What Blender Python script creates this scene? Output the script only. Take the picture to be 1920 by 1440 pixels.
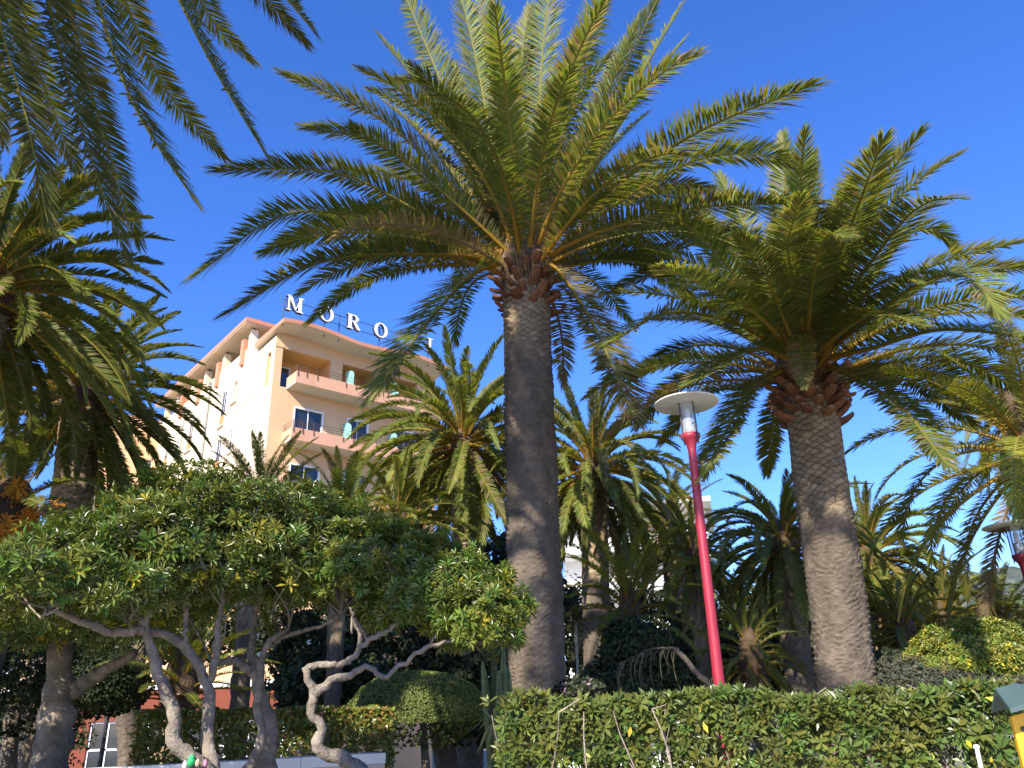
import bpy, math, random
import numpy as np
from mathutils import Vector, Matrix

scene = bpy.context.scene
for o in list(bpy.data.objects):
    bpy.data.objects.remove(o)
COL = scene.collection
RAD = math.radians

# ------------------------------------------------------------------ camera
FPX = 1494.0                                   # focal length in pixels of the 1920 px wide photograph
PITCH = RAD(22.8); ROLL = math.atan(115 / 3566); CAM_H = 1.75
_r = np.array([1, 0, 0.]); _f = np.array([0, math.cos(PITCH), math.sin(PITCH)]); _u = np.array([0, -math.sin(PITCH), math.cos(PITCH)])
_c, _s = math.cos(ROLL), math.sin(ROLL)
CR = _c * _r - _s * _u; CU = _s * _r + _c * _u; CF = _f
CAM = np.array([0, 0, CAM_H])
cam_d = bpy.data.cameras.new('camera'); cam = bpy.data.objects.new('camera', cam_d); COL.objects.link(cam)
cam_d.sensor_width = 36; cam_d.lens = FPX / 1920 * 36; cam_d.clip_end = 6000; cam_d.clip_start = 0.05
m = Matrix.Identity(4)
for i in range(3):
    m[i][0] = CR[i]; m[i][1] = CU[i]; m[i][2] = -CF[i]; m[i][3] = CAM[i]
cam.matrix_world = m
scene.camera = cam

# ------------------------------------------------------------------ world, sun, exposure
SUN_EL = RAD(35); SUN_AZ = math.atan2(-0.43, -0.90)      # azimuth from +Y towards +X
sun_dir = Vector((math.sin(SUN_AZ) * math.cos(SUN_EL), math.cos(SUN_AZ) * math.cos(SUN_EL), math.sin(SUN_EL)))
world = bpy.data.worlds.new('World'); scene.world = world; world.use_nodes = True
wn = world.node_tree; wn.nodes.clear()
sky = wn.nodes.new('ShaderNodeTexSky'); sky.sky_type = 'NISHITA'; sky.sun_disc = False
sky.sun_elevation = SUN_EL; sky.sun_rotation = SUN_AZ
sky.air_density = 1.0; sky.dust_density = 0.2; sky.ozone_density = 4.0; sky.altitude = 0
bg = wn.nodes.new('ShaderNodeBackground'); bg.inputs['Strength'].default_value = 0.125
wo = wn.nodes.new('ShaderNodeOutputWorld')
hsv = wn.nodes.new('ShaderNodeHueSaturation'); hsv.inputs['Saturation'].default_value = 1.2
wb = wn.nodes.new('ShaderNodeMix'); wb.data_type = 'RGBA'; wb.blend_type = 'MULTIPLY'; wb.inputs['Factor'].default_value = 1.0; wb.inputs['B'].default_value = (0.76, 0.77, 1.12, 1)   # the camera's white balance
wn.links.new(sky.outputs[0], hsv.inputs['Color']); wn.links.new(hsv.outputs[0], wb.inputs['A']); wn.links.new(wb.outputs['Result'], bg.inputs['Color']); wn.links.new(bg.outputs[0], wo.inputs['Surface'])
sun_d = bpy.data.lights.new('sun', 'SUN'); sun_d.energy = 4.6; sun_d.angle = RAD(0.5); sun_d.color = (1.0, 0.93, 0.82)
sun = bpy.data.objects.new('sun', sun_d); COL.objects.link(sun)
sun.rotation_euler = sun_dir.to_track_quat('Z', 'Y').to_euler()
vs = scene.view_settings
vs.view_transform = 'Standard'; vs.look = 'None'; vs.exposure = 1.22; vs.gamma = 1.0; vs.use_curve_mapping = False
scene.cycles.max_bounces = 5; scene.cycles.transparent_max_bounces = 6
scene.cycles.diffuse_bounces = 3; scene.cycles.glossy_bounces = 2; scene.cycles.transmission_bounces = 4


def ray(x, y):
    return CF + (x - 960) / FPX * CR - (y - 720) / FPX * CU


def PX(x, y, D):
    """the point seen at photograph pixel (x, y) at horizontal distance D from the camera"""
    d = ray(x, y)
    return CAM + d * D / math.hypot(d[0], d[1])


# ------------------------------------------------------------------ materials
MATS = {}


def new_mat(name):
    mt = bpy.data.materials.new(name); mt.use_nodes = True
    nt = mt.node_tree; nt.nodes.clear()
    out = nt.nodes.new('ShaderNodeOutputMaterial')
    MATS[name] = mt
    return mt, nt, out


def N(nt, t, **kw):
    n = nt.nodes.new(t)
    for k, v in kw.items():
        if k in n.inputs: n.inputs[k].default_value = v
        else: setattr(n, k, v)
    return n


def plain(name, col, rough=0.6, var=0.12, scale=6.0, bump=0.0, bscale=40.0, metal=0.0, col2=None, spec=0.5, stain=0.0):
    mt, nt, out = new_mat(name)
    tc = N(nt, 'ShaderNodeTexCoord')
    n1 = N(nt, 'ShaderNodeTexNoise', Scale=scale, Detail=6.0, Roughness=0.65)
    nt.links.new(tc.outputs['Object'], n1.inputs['Vector'])
    mix = N(nt, 'ShaderNodeMix', data_type='RGBA')
    c2 = col2 if col2 else tuple(c * (1 - var) for c in col)
    c1 = tuple(min(1, c * (1 + var)) for c in col)
    mix.inputs['A'].default_value = (*c2, 1); mix.inputs['B'].default_value = (*c1, 1)
    cr = N(nt, 'ShaderNodeValToRGB'); cr.color_ramp.elements[0].position = .3; cr.color_ramp.elements[1].position = .7
    nt.links.new(n1.outputs['Fac'], cr.inputs[0]); nt.links.new(cr.outputs[0], mix.inputs['Factor'])
    colsock = mix.outputs['Result']
    if stain:
        mp = N(nt, 'ShaderNodeMapping'); mp.inputs['Scale'].default_value = (1.6, 1.6, .12)
        nt.links.new(tc.outputs['Object'], mp.inputs['Vector'])
        n3 = N(nt, 'ShaderNodeTexNoise', Scale=1.3, Detail=7.0, Roughness=0.7)
        nt.links.new(mp.outputs[0], n3.inputs['Vector'])
        r3 = N(nt, 'ShaderNodeValToRGB'); r3.color_ramp.elements[0].position = .52; r3.color_ramp.elements[1].position = .78
        nt.links.new(n3.outputs['Fac'], r3.inputs[0])
        mm = N(nt, 'ShaderNodeMath', operation='MULTIPLY'); mm.inputs[1].default_value = stain
        nt.links.new(r3.outputs[0], mm.inputs[0])
        mx = N(nt, 'ShaderNodeMix', data_type='RGBA'); mx.inputs['B'].default_value = (col[0] * .5, col[1] * .5, col[2] * .52, 1)
        nt.links.new(colsock, mx.inputs['A']); nt.links.new(mm.outputs[0], mx.inputs['Factor'])
        colsock = mx.outputs['Result']
    b = N(nt, 'ShaderNodeBsdfPrincipled', Roughness=rough, Metallic=metal)
    b.inputs['Specular IOR Level'].default_value = spec
    nt.links.new(colsock, b.inputs['Base Color'])
    if bump:
        n2 = N(nt, 'ShaderNodeTexNoise', Scale=bscale, Detail=5.0)
        nt.links.new(tc.outputs['Object'], n2.inputs['Vector'])
        bp = N(nt, 'ShaderNodeBump', Strength=bump, Distance=0.02)
        nt.links.new(n2.outputs['Fac'], bp.inputs['Height']); nt.links.new(bp.outputs[0], b.inputs['Normal'])
    nt.links.new(b.outputs[0], out.inputs[0])
    return mt


def leafmat(name, rough=0.42, trans=0.28, tint=(1.25, 1.25, 0.6), spec=0.5):
    """vertex colour holds the leaf's own colour; light passes through thin blades"""
    mt, nt, out = new_mat(name)
    at = N(nt, 'ShaderNodeAttribute', attribute_name='Col')
    oi = N(nt, 'ShaderNodeObjectInfo')
    hs = N(nt, 'ShaderNodeHueSaturation'); mr = N(nt, 'ShaderNodeMapRange')
    mr.inputs['To Min'].default_value = 0.8; mr.inputs['To Max'].default_value = 1.2
    nt.links.new(oi.outputs['Random'], mr.inputs['Value']); nt.links.new(mr.outputs[0], hs.inputs['Value'])
    nt.links.new(at.outputs['Color'], hs.inputs['Color'])
    b = N(nt, 'ShaderNodeBsdfPrincipled', Roughness=rough); b.inputs['Specular IOR Level'].default_value = spec
    nt.links.new(hs.outputs[0], b.inputs['Base Color'])
    tr = N(nt, 'ShaderNodeBsdfTranslucent')
    mu = N(nt, 'ShaderNodeMix', data_type='RGBA', blend_type='MULTIPLY'); mu.inputs['Factor'].default_value = 1
    mu.inputs['B'].default_value = (*tint, 1); nt.links.new(hs.outputs[0], mu.inputs['A']); nt.links.new(mu.outputs['Result'], tr.inputs['Color'])
    ms = N(nt, 'ShaderNodeMixShader'); ms.inputs[0].default_value = trans
    nt.links.new(b.outputs[0], ms.inputs[1]); nt.links.new(tr.outputs[0], ms.inputs[2]); nt.links.new(ms.outputs[0], out.inputs[0])
    return mt


def vcolmat(name, rough=0.85, nscale=14.0, bump=0.5, var=0.35):
    """bark and other surfaces whose own colour varies: vertex colour times a fine noise"""
    mt, nt, out = new_mat(name)
    at = N(nt, 'ShaderNodeAttribute', attribute_name='Col')
    tc = N(nt, 'ShaderNodeTexCoord')
    n1 = N(nt, 'ShaderNodeTexNoise', Scale=nscale, Detail=8.0, Roughness=0.7); nt.links.new(tc.outputs['Object'], n1.inputs['Vector'])
    mr = N(nt, 'ShaderNodeMapRange'); mr.inputs['From Min'].default_value = .3; mr.inputs['From Max'].default_value = .7
    mr.inputs['To Min'].default_value = 1 - var; mr.inputs['To Max'].default_value = 1 + var
    nt.links.new(n1.outputs['Fac'], mr.inputs['Value'])
    hs = N(nt, 'ShaderNodeHueSaturation'); nt.links.new(mr.outputs[0], hs.inputs['Value']); nt.links.new(at.outputs['Color'], hs.inputs['Color'])
    b = N(nt, 'ShaderNodeBsdfPrincipled', Roughness=rough); b.inputs['Specular IOR Level'].default_value = .25
    nt.links.new(hs.outputs[0], b.inputs['Base Color'])
    bp = N(nt, 'ShaderNodeBump', Strength=bump, Distance=0.02)
    n2 = N(nt, 'ShaderNodeTexNoise', Scale=nscale * 4, Detail=4.0); nt.links.new(tc.outputs['Object'], n2.inputs['Vector'])
    nt.links.new(n2.outputs['Fac'], bp.inputs['Height']); nt.links.new(bp.outputs[0], b.inputs['Normal'])
    nt.links.new(b.outputs[0], out.inputs[0])
    return mt


def glass(name, col=(0.02, 0.025, 0.03), rough=0.06):
    mt, nt, out = new_mat(name)
    b = N(nt, 'ShaderNodeBsdfPrincipled', Roughness=rough); b.inputs['Base Color'].default_value = (*col, 1)
    b.inputs['Specular IOR Level'].default_value = 0.9
    nt.links.new(b.outputs[0], out.inputs[0])
    return mt


M_PALM = leafmat('palm_leaf', 0.5, 0.45, (1.4, 1.3, 0.5), 0.25)
M_LEAF = leafmat('glossy_leaf', 0.36, 0.22, (1.3, 1.35, 0.5), 0.5)
M_DULL = leafmat('small_leaf', 0.55, 0.22, (1.2, 1.25, 0.6), 0.3)
M_TRUNK = vcolmat('palm_trunk', 0.9, 9.0, 0.6, 0.35)
M_BARK = vcolmat('bark', 0.85, 9.0, 1.0, 0.45)
M_CREAM = plain('cream_plaster', (0.80, 0.66, 0.45), 0.85, 0.04, 0.7, 0.12, 60, stain=0.22)
M_PEACH = plain('peach_plaster', (0.70, 0.43, 0.23), 0.85, 0.05, 0.8, 0.12, 60, stain=0.22)
M_SALMON = plain('salmon_plaster', (0.62, 0.33, 0.20), 0.85, 0.06, 0.9, 0.1, 60, stain=0.3)
M_TRIM = plain('pink_trim', (0.52, 0.215, 0.12), 0.85, 0.06, 0.9, 0.1, 60, stain=0.3)
M_OCHRE = plain('ochre_plaster', (0.62, 0.36, 0.13), 0.85, 0.06, 0.9, 0.1, 60)
M_SOFFIT = plain('soffit_plaster', (0.62, 0.55, 0.44), 0.9, 0.05, 0.8, 0.1, 50, stain=0.25)
M_RUST = plain('rust_render', (0.17, 0.038, 0.016), 0.85, 0.12, 1.5, 0.1, 50, stain=0.3)
M_WHITE = plain('white_paint', (0.78, 0.77, 0.74), 0.6, 0.04, 3.0, 0.05, 60, stain=0.2)
M_SIGN = plain('letter_white', (0.82, 0.82, 0.80), 0.45, 0.03, 2.0)
M_IRON = plain('dark_iron', (0.035, 0.03, 0.032), 0.5, 0.2, 8.0)
M_RAIL = plain('brown_rail', (0.10, 0.045, 0.03), 0.5, 0.2, 8.0)
M_GLASS = glass('window_glass')
M_BLIND = plain('shutter_panel', (0.55, 0.22, 0.07), 0.7, 0.1, 4.0)
M_ZINC = plain('zinc_pipe', (0.30, 0.29, 0.24), 0.5, 0.1, 4.0, metal=0.3)
M_RED = plain('red_enamel', (0.29, 0.018, 0.036), 0.45, 0.12, 5.0, 0.08, 30, stain=0.35)
M_DISC = plain('lamp_disc_white', (0.74, 0.72, 0.66), 0.5, 0.06, 5.0, stain=0.2)
M_YELLOW = plain('yellow_board', (0.80, 0.42, 0.015), 0.45, 0.05, 4.0)
M_GREENROOF = plain('green_grey_roof', (0.05, 0.085, 0.08), 0.6, 0.15, 6.0)
M_STONE = plain('wall_stone', (0.50, 0.47, 0.42), 0.85, 0.12, 8.0, 0.4, 60, stain=0.3)
M_ASPHALT = plain('asphalt', (0.055, 0.053, 0.05), 0.9, 0.2, 3.0, 0.4, 120)
M_EARTH = plain('garden_earth', (0.19, 0.16, 0.10), 0.95, 0.3, 0.8, 0.5, 20, col2=(0.08, 0.09, 0.04))
M_PAVE = plain('promenade_paving', (0.46, 0.42, 0.36), 0.85, 0.1, 1.2, 0.3, 60, stain=0.3)
M_BLUE = plain('car_blue', (0.03, 0.06, 0.16), 0.25, 0.05, 2.0)
M_DARKCAR = plain('car_dark', (0.02, 0.02, 0.04), 0.25, 0.05, 2.0)
M_TYRE = plain('tyre', (0.015, 0.015, 0.015), 0.9, 0.1, 5.0)
M_TILE = plain('roof_tile', (0.30, 0.13, 0.07), 0.8, 0.2, 3.0)


def clear_plastic():
    mt, nt, out = new_mat('lamp_cylinder')
    b = N(nt, 'ShaderNodeBsdfPrincipled', Roughness=0.08); b.inputs['Base Color'].default_value = (.7, .75, .78, 1)
    b.inputs['Specular IOR Level'].default_value = .8
    t = N(nt, 'ShaderNodeBsdfTransparent'); t.inputs['Color'].default_value = (.9, .93, .93, 1)
    ms = N(nt, 'ShaderNodeMixShader'); ms.inputs[0].default_value = .3
    nt.links.new(t.outputs[0], ms.inputs[1]); nt.links.new(b.outputs[0], ms.inputs[2]); nt.links.new(ms.outputs[0], out.inputs[0])
    return mt


M_CLEAR = clear_plastic()
mt, nt, out = new_mat('aqua_glass')
b = N(nt, 'ShaderNodeBsdfPrincipled', Roughness=0.35); b.inputs['Base Color'].default_value = (.36, .66, .60, 1)
t = N(nt, 'ShaderNodeBsdfTranslucent'); t.inputs['Color'].default_value = (.45, .8, .72, 1)
ms = N(nt, 'ShaderNodeMixShader'); ms.inputs[0].default_value = .4
nt.links.new(b.outputs[0], ms.inputs[1]); nt.links.new(t.outputs[0], ms.inputs[2]); nt.links.new(ms.outputs[0], out.inputs[0])
M_AQUA = mt
# chrome of the lamp's inner reflector
mt, nt, out = new_mat('lamp_chrome')
b = N(nt, 'ShaderNodeBsdfPrincipled', Roughness=0.18, Metallic=1.0); b.inputs['Base Color'].default_value = (.75, .75, .75, 1)
nt.links.new(b.outputs[0], out.inputs[0]); M_CHROME = mt


# ------------------------------------------------------------------ mesh builder
class MB:
    def __init__(s):
        s.v = []; s.c = []; s.q = []; s.t = []; s.qm = []; s.tm = []; s.n = 0

    def add(s, v, q=None, t=None, col=(1, 1, 1), mat=0):
        v = np.asarray(v, float).reshape(-1, 3)
        c = np.asarray(col, float)
        if c.ndim == 1: c = np.tile(c[:3], (len(v), 1))
        s.v.append(v); s.c.append(c)
        if q is not None and len(q):
            q = np.asarray(q, int).reshape(-1, 4) + s.n; s.q.append(q); s.qm.append(np.full(len(q), mat))
        if t is not None and len(t):
            t = np.asarray(t, int).reshape(-1, 3) + s.n; s.t.append(t); s.tm.append(np.full(len(t), mat))
        s.n += len(v)

    def box(s, a, b, mat=0, col=(1, 1, 1)):
        (x0, y0, z0), (x1, y1, z1) = a, b
        v = [(x0, y0, z0), (x1, y0, z0), (x1, y1, z0), (x0, y1, z0), (x0, y0, z1), (x1, y0, z1), (x1, y1, z1), (x0, y1, z1)]
        s.add(v, [(0, 3, 2, 1), (4, 5, 6, 7), (0, 1, 5, 4), (1, 2, 6, 5), (2, 3, 7, 6), (3, 0, 4, 7)], col=col, mat=mat)

    def tube(s, pts, rad, n=8, col=(1, 1, 1), mat=0, cap=True, jit=0.0, rng=None):
        pts = np.asarray(pts, float); k = len(pts)
        rad = np.broadcast_to(np.asarray(rad, float), (k,))
        T = np.gradient(pts, axis=0); T /= np.linalg.norm(T, axis=1)[:, None] + 1e-9
        ref = np.array([0, 0, 1.]) if abs(T[0][2]) < .9 else np.array([1., 0, 0])
        A = np.cross(T[0], ref); A /= np.linalg.norm(A)
        V = []
        for i in range(k):
            A = A - (A @ T[i]) * T[i]; A /= np.linalg.norm(A) + 1e-9
            B = np.cross(T[i], A)
            ang = np.arange(n) * 2 * math.pi / n
            rr = rad[i] * (1 + (rng.normal(0, jit, n) if jit and rng is not None else 0))
            V.append(pts[i] + (np.cos(ang) * rr)[:, None] * A + (np.sin(ang) * rr)[:, None] * B)
        V = np.concatenate(V)
        i = np.arange(k - 1)[:, None] * n; j = np.arange(n)[None]; j2 = (j + 1) % n
        q = np.stack([i + j, i + j2, i + n + j2, i + n + j], -1).reshape(-1, 4)
        tr = []
        if cap:
            for o, flip in ((0, True), ((k - 1) * n, False)):
                for a in range(1, n - 1):
                    tr.append((o, o + a + 1, o + a) if flip else (o, o + a, o + a + 1))
        cc = np.asarray(col, float)
        if cc.ndim == 2 and len(cc) == k: cc = np.repeat(cc, n, axis=0)
        s.add(V, q, tr, col=cc, mat=mat)

    def lathe(s, prof, n=24, centre=(0, 0, 0), mat=0, col=(1, 1, 1)):
        prof = np.asarray(prof, float); k = len(prof)
        ang = np.arange(n) * 2 * math.pi / n
        V = np.stack([prof[:, 0][:, None] * np.cos(ang), prof[:, 0][:, None] * np.sin(ang), np.repeat(prof[:, 1][:, None], n, 1)], -1).reshape(-1, 3) + np.asarray(centre)
        i = np.arange(k - 1)[:, None] * n; j = np.arange(n)[None]; j2 = (j + 1) % n
        s.add(V, np.stack([i + j, i + j2, i + n + j2, i + n + j], -1).reshape(-1, 4), col=col, mat=mat)

    def mesh(s, name, mats, smooth=False):
        me = bpy.data.meshes.new(name)
        if s.n == 0: return me
        V = np.concatenate(s.v); C = np.concatenate(s.c)
        Q = np.concatenate(s.q) if s.q else np.zeros((0, 4), int)
        T = np.concatenate(s.t) if s.t else np.zeros((0, 3), int)
        me.vertices.add(len(V)); me.vertices.foreach_set('co', V.astype(np.float32).ravel())
        nl = Q.size + T.size; me.loops.add(nl)
        me.loops.foreach_set('vertex_index', np.concatenate([Q.ravel(), T.ravel()]).astype(np.int32))
        npl = len(Q) + len(T); me.polygons.add(npl)
        ls = np.concatenate([np.arange(len(Q)) * 4, Q.size + np.arange(len(T)) * 3]).astype(np.int32)
        me.polygons.foreach_set('loop_start', ls)
        mi = np.concatenate([np.concatenate(s.qm) if s.qm else np.zeros(0), np.concatenate(s.tm) if s.tm else np.zeros(0)]).astype(np.int32)
        for mm in (mats if isinstance(mats, (list, tuple)) else [mats]): me.materials.append(mm)
        me.polygons.foreach_set('material_index', mi)
        me.polygons.foreach_set('use_smooth', np.full(npl, smooth))
        at = me.attributes.new('Col', 'FLOAT_COLOR', 'POINT')
        at.data.foreach_set('color', np.concatenate([C, np.ones((len(C), 1))], 1).astype(np.float32).ravel())
        me.update(calc_edges=True); me.validate()
        return me

    def build(s, name, mats, parent=None, smooth=False, loc=None):
        o = bpy.data.objects.new(name, s.mesh(name, mats, smooth)); COL.objects.link(o)
        if parent: o.parent = parent
        if loc is not None: o.location = loc
        return o


def tag(o, label, cat, group=None, kind=None):
    o['label'] = label; o['category'] = cat
    if group: o['group'] = group
    if kind: o['kind'] = kind
    return o


def thing(name, label, cat, loc=(0, 0, 0), rz=0.0, group=None):
    o = bpy.data.objects.new(name, None); COL.objects.link(o)
    o.empty_display_size = .2; o.location = tuple(float(c) for c in loc); o.rotation_euler = (0, 0, rz)
    return tag(o, label, cat, group)


def place(name, me, parent, loc, rot=(0, 0, 0), scale=1.0):
    o = bpy.data.objects.new(name, me); COL.objects.link(o); o.parent = parent
    o.location = tuple(float(c) for c in loc); o.rotation_euler = rot
    o.scale = (scale,) * 3 if np.isscalar(scale) else scale
    return o


def spline(P, n):
    """Catmull-Rom through the points, n samples at even length"""
    P = np.asarray(P, float)
    if len(P) == 2: return P[0] + np.linspace(0, 1, n)[:, None] * (P[1] - P[0])
    E = np.vstack([2 * P[0] - P[1], P, 2 * P[-1] - P[-2]]); outp = []
    for i in range(1, len(E) - 2):
        t = np.linspace(0, 1, 16, endpoint=False)[:, None]
        a, b, c, d = E[i - 1], E[i], E[i + 1], E[i + 2]
        outp.append(.5 * ((2 * b) + (c - a) * t + (2 * a - 5 * b + 4 * c - d) * t ** 2 + (3 * b - a - 3 * c + d) * t ** 3))
    Q = np.vstack(outp + [P[-1:]])
    L = np.concatenate([[0], np.cumsum(np.linalg.norm(np.diff(Q, axis=0), axis=1))])
    s = np.linspace(0, L[-1], n)
    return np.stack([np.interp(s, L, Q[:, k]) for k in range(3)], 1)


def vnoise(x, y, seed=0):
    """smooth 2-D value noise on numpy arrays, about -1..1"""
    xi = np.floor(x).astype(np.int64); yi = np.floor(y).astype(np.int64); xf = x - xi; yf = y - yi

    def h(a, b):
        v = (a * 374761393 + b * 668265263 + seed * 974634777) & 0xffffffff
        v = ((v ^ (v >> 13)) * 1274126177) & 0xffffffff
        return ((v ^ (v >> 16)) & 0xffff) / 32767.5 - 1
    u = xf * xf * (3 - 2 * xf); w = yf * yf * (3 - 2 * yf)
    return (h(xi, yi) * (1 - u) + h(xi + 1, yi) * u) * (1 - w) + (h(xi, yi + 1) * (1 - u) + h(xi + 1, yi + 1) * u) * w


# ------------------------------------------------------------------ the setting
def ground_z(x, y):
    t = np.clip((y - 14) / 12, 0, 1)
    return -1.1 * t * t * (3 - 2 * t)


xs = np.concatenate([np.linspace(-2500, -60, 20), np.linspace(-55, 60, 50), np.linspace(70, 2500, 20)])
ys = np.concatenate([np.linspace(-400, -30, 8), np.linspace(-25, 70, 60), np.linspace(80, 3500, 24)])
gx, gy = np.meshgrid(xs, ys); gz = ground_z(gx, gy)
b = MB(); nx = len(xs)
i = np.arange(len(ys) - 1)[:, None] * nx; j = np.arange(nx - 1)[None]
b.add(np.stack([gx, gy, gz], -1).reshape(-1, 3), np.stack([i + j, i + j + 1, i + j + nx + 1, i + j + nx], -1).reshape(-1, 4))
o = b.build('ground', M_EARTH, smooth=True); o['kind'] = 'structure'
b = MB(); b.add([(-70, 27.0, -1.096), (60, 27.0, -1.096), (60, 33.2, -1.096), (-70, 33.2, -1.096)], [(0, 1, 2, 3)])
o = b.build('road', M_ASPHALT); o['kind'] = 'structure'
b = MB(); b.add([(-60, -45, .006), (60, -45, .006), (60, 4.7, .006), (-60, 4.7, .006)], [(0, 1, 2, 3)])
o = b.build('promenade', M_PAVE); o['kind'] = 'structure'
b = MB(); b.box((-70, 33.2, -1.2), (60, 35.0, -0.97)); o = b.build('pavement', M_STONE); o['kind'] = 'structure'

# wooded hill behind the town, to the east
hm, hnt, hout = new_mat('hazed_hill_scrub')
tc = N(hnt, 'ShaderNodeTexCoord'); n1 = N(hnt, 'ShaderNodeTexNoise', Scale=0.06, Detail=9.0, Roughness=0.75); hnt.links.new(tc.outputs['Object'], n1.inputs['Vector'])
cr = N(hnt, 'ShaderNodeValToRGB'); e = cr.color_ramp.elements
e[0].position = .38; e[0].color = (.050, .066, .048, 1); e[1].position = .72; e[1].color = (.26, .25, .20, 1)  # paler greys put distance haze into the scrub colour
e2 = cr.color_ramp.elements.new(.53); e2.color = (.085, .105, .075, 1)
hnt.links.new(n1.outputs['Fac'], cr.inputs[0])
hb = N(hnt, 'ShaderNodeBsdfPrincipled', Roughness=.95); hnt.links.new(cr.outputs[0], hb.inputs['Base Color'])
bp = N(hnt, 'ShaderNodeBump', Strength=1.0, Distance=6.0); hnt.links.new(n1.outputs['Fac'], bp.inputs['Height']); hnt.links.new(bp.outputs[0], hb.inputs['Normal'])
hnt.links.new(hb.outputs[0], hout.inputs[0])
hx = np.linspace(60, 900, 170); hy = np.linspace(420, 1100, 130); HX, HY = np.meshgrid(hx, hy)


def hill_z(x, y):
    prof = np.clip((y - 430) / 330, 0, 1); prof = prof * prof * (3 - 2 * prof)
    rid = 108 + 14 * vnoise(x / 140, y / 900, 3) + 6 * vnoise(x / 45, y / 60, 5)
    left = np.clip((x - 60) / 260, 0, 1) ** .8
    return -4 + prof * rid * (0.35 + .65 * left) + 3.0 * vnoise(x / 14, y / 14, 9) * prof + 1.5 * vnoise(x / 6, y / 6, 11) * prof


HZ = hill_z(HX, HY); nx = len(hx); b = MB()
i = np.arange(len(hy) - 1)[:, None] * nx; j = np.arange(nx - 1)[None]
b.add(np.stack([HX, HY, HZ], -1).reshape(-1, 3), np.stack([i + j, i + j + 1, i + j + nx + 1, i + j + nx], -1).reshape(-1, 4))
o = b.build('hill', hm, smooth=True); o['kind'] = 'structure'


def hill_house(px, py, D, w, label, wallmat, seed):
    p = PX(px, py, D); p[2] = float(hill_z(np.array([p[0]]), np.array([p[1]]))[0]) - 1.0
    r = thing('hillside_house', label, 'house', p, 0.5 + seed * .3, 'small houses on the distant hillside')
    h = w * .6
    bb = MB(); bb.box((-w / 2, -w / 3, 0), (w / 2, w / 3, h)); bb.build('wall', wallmat, r)
    bb = MB(); rr = h + w * .22; e_ = .5
    v = [(-w / 2 - e_, -w / 3 - e_, h + .02), (w / 2 + e_, -w / 3 - e_, h + .02), (w / 2 + e_, w / 3 + e_, h + .02), (-w / 2 - e_, w / 3 + e_, h + .02), (-w / 2 - e_, 0, rr), (w / 2 + e_, 0, rr)]
    bb.add(v, [(0, 1, 5, 4), (2, 3, 4, 5)], [(1, 2, 5), (3, 0, 4)]); bb.build('roof', M_TILE, r)
    for k in (-.28, .0, .28):
        bb = MB(); bb.box((k * w - .6, -w / 3 - .05, h * .45), (k * w + .6, -w / 3 + .02, h * .8)); bb.build('window', M_GLASS, r)


hill_house(1799, 1106, 620, 13, 'white house high on the scrubby hill below the ridge', M_WHITE, 1)
hill_house(1902, 1124, 560, 13, 'pink house with tiled roof on the hill beside the frame edge', M_PEACH, 2)
hill_house(1845, 1128, 560, 9, 'small pale house halfway down the hillside above the low palms', M_WHITE, 3)

# ------------------------------------------------------------------ the hotel
HK = np.array([-12.4646, 38.0083, 0.0]); HROT = RAD(40); GZ = -1.1


def wall_holes(mb, s0, s1, z0, z1, holes, fn, depth=0.22, mat=0, reveal=0):
    """a wall face in (s, z) with real openings; fn(s, z, d) gives the 3-D point d metres behind the face"""
    S = sorted({s0, s1, *[h[0] for h in holes], *[h[1] for h in holes]}); Z = sorted({z0, z1, *[h[2] for h in holes], *[h[3] for h in holes]})
    for a, c in zip(S[:-1], S[1:]):
        for d, e in zip(Z[:-1], Z[1:]):
            if any(h[0] <= a and c <= h[1] and h[2] <= d and e <= h[3] for h in holes): continue
            mb.add([fn(a, d, 0), fn(c, d, 0), fn(c, e, 0), fn(a, e, 0)], [(0, 1, 2, 3)], mat=mat)
    for a, c, d, e in holes:
        q = [(a, d), (c, d), (c, e), (a, e)]
        for k in range(4):
            p, r = q[k], q[(k + 1) % 4]
            mb.add([fn(*p, 0), fn(*r, 0), fn(*r, depth), fn(*p, depth)], [(0, 1, 2, 3)], mat=reveal)


hotel = thing('hotel', 'tall cream and peach hotel with wavy roof edge and balconies behind the palms', 'building', HK, HROT)
LW = lambda s, z, d: (d, s, z)            # left wall, face at u = 0
MW = lambda s, z, d: (s, d, z)            # main wall, face at v = 0
U1 = 10.2; V1 = 19.4
FL = 3.08
left_wins = []
for k in range(5):
    dz = -FL * k
    if k == 0:
        left_wins += [(5.0, 5.7, 18.9, 20.2, 'shutter'), (6.62, 7.45, 17.95, 20.08, 'french'), (9.98, 10.42, 18.72, 19.88, 'small'), (12.1, 13.0, 17.95, 19.84, 'french'), (14.6, 15.2, 18.7, 19.9, 'small'), (16.8, 17.6, 17.95, 19.9, 'french')]
    else:
        left_wins += [(4.9, 5.38, 16.02 + dz + FL, 17.16 + dz + FL, 'small'), (6.62, 7.42, 15.12 + dz + FL, 17.05 + dz + FL, 'french'), (9.98, 10.42, 15.55 + dz + FL, 16.98 + dz + FL, 'small'), (12.1, 13.0, 14.9 + dz + FL, 16.8 + dz + FL, 'french'), (16.8, 17.6, 14.9 + dz + FL, 16.8 + dz + FL, 'french')]
niche = (0.45, 0.98, 18.3, 20.25)
b = MB()
wall_holes(b, 0, 2.45, GZ, 21.0, [niche], LW, .16, 0, 1)
wall_holes(b, 2.45, V1, GZ, 21.75, [w[:4] for w in left_wins], LW, .2, 0, 0)
b.add([LW(2.45, 21, 0), LW(2.45, 21.75, 0), (3, 2.45, 21.75), (3, 2.45, 21)], [(0, 1, 2, 3)])
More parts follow.
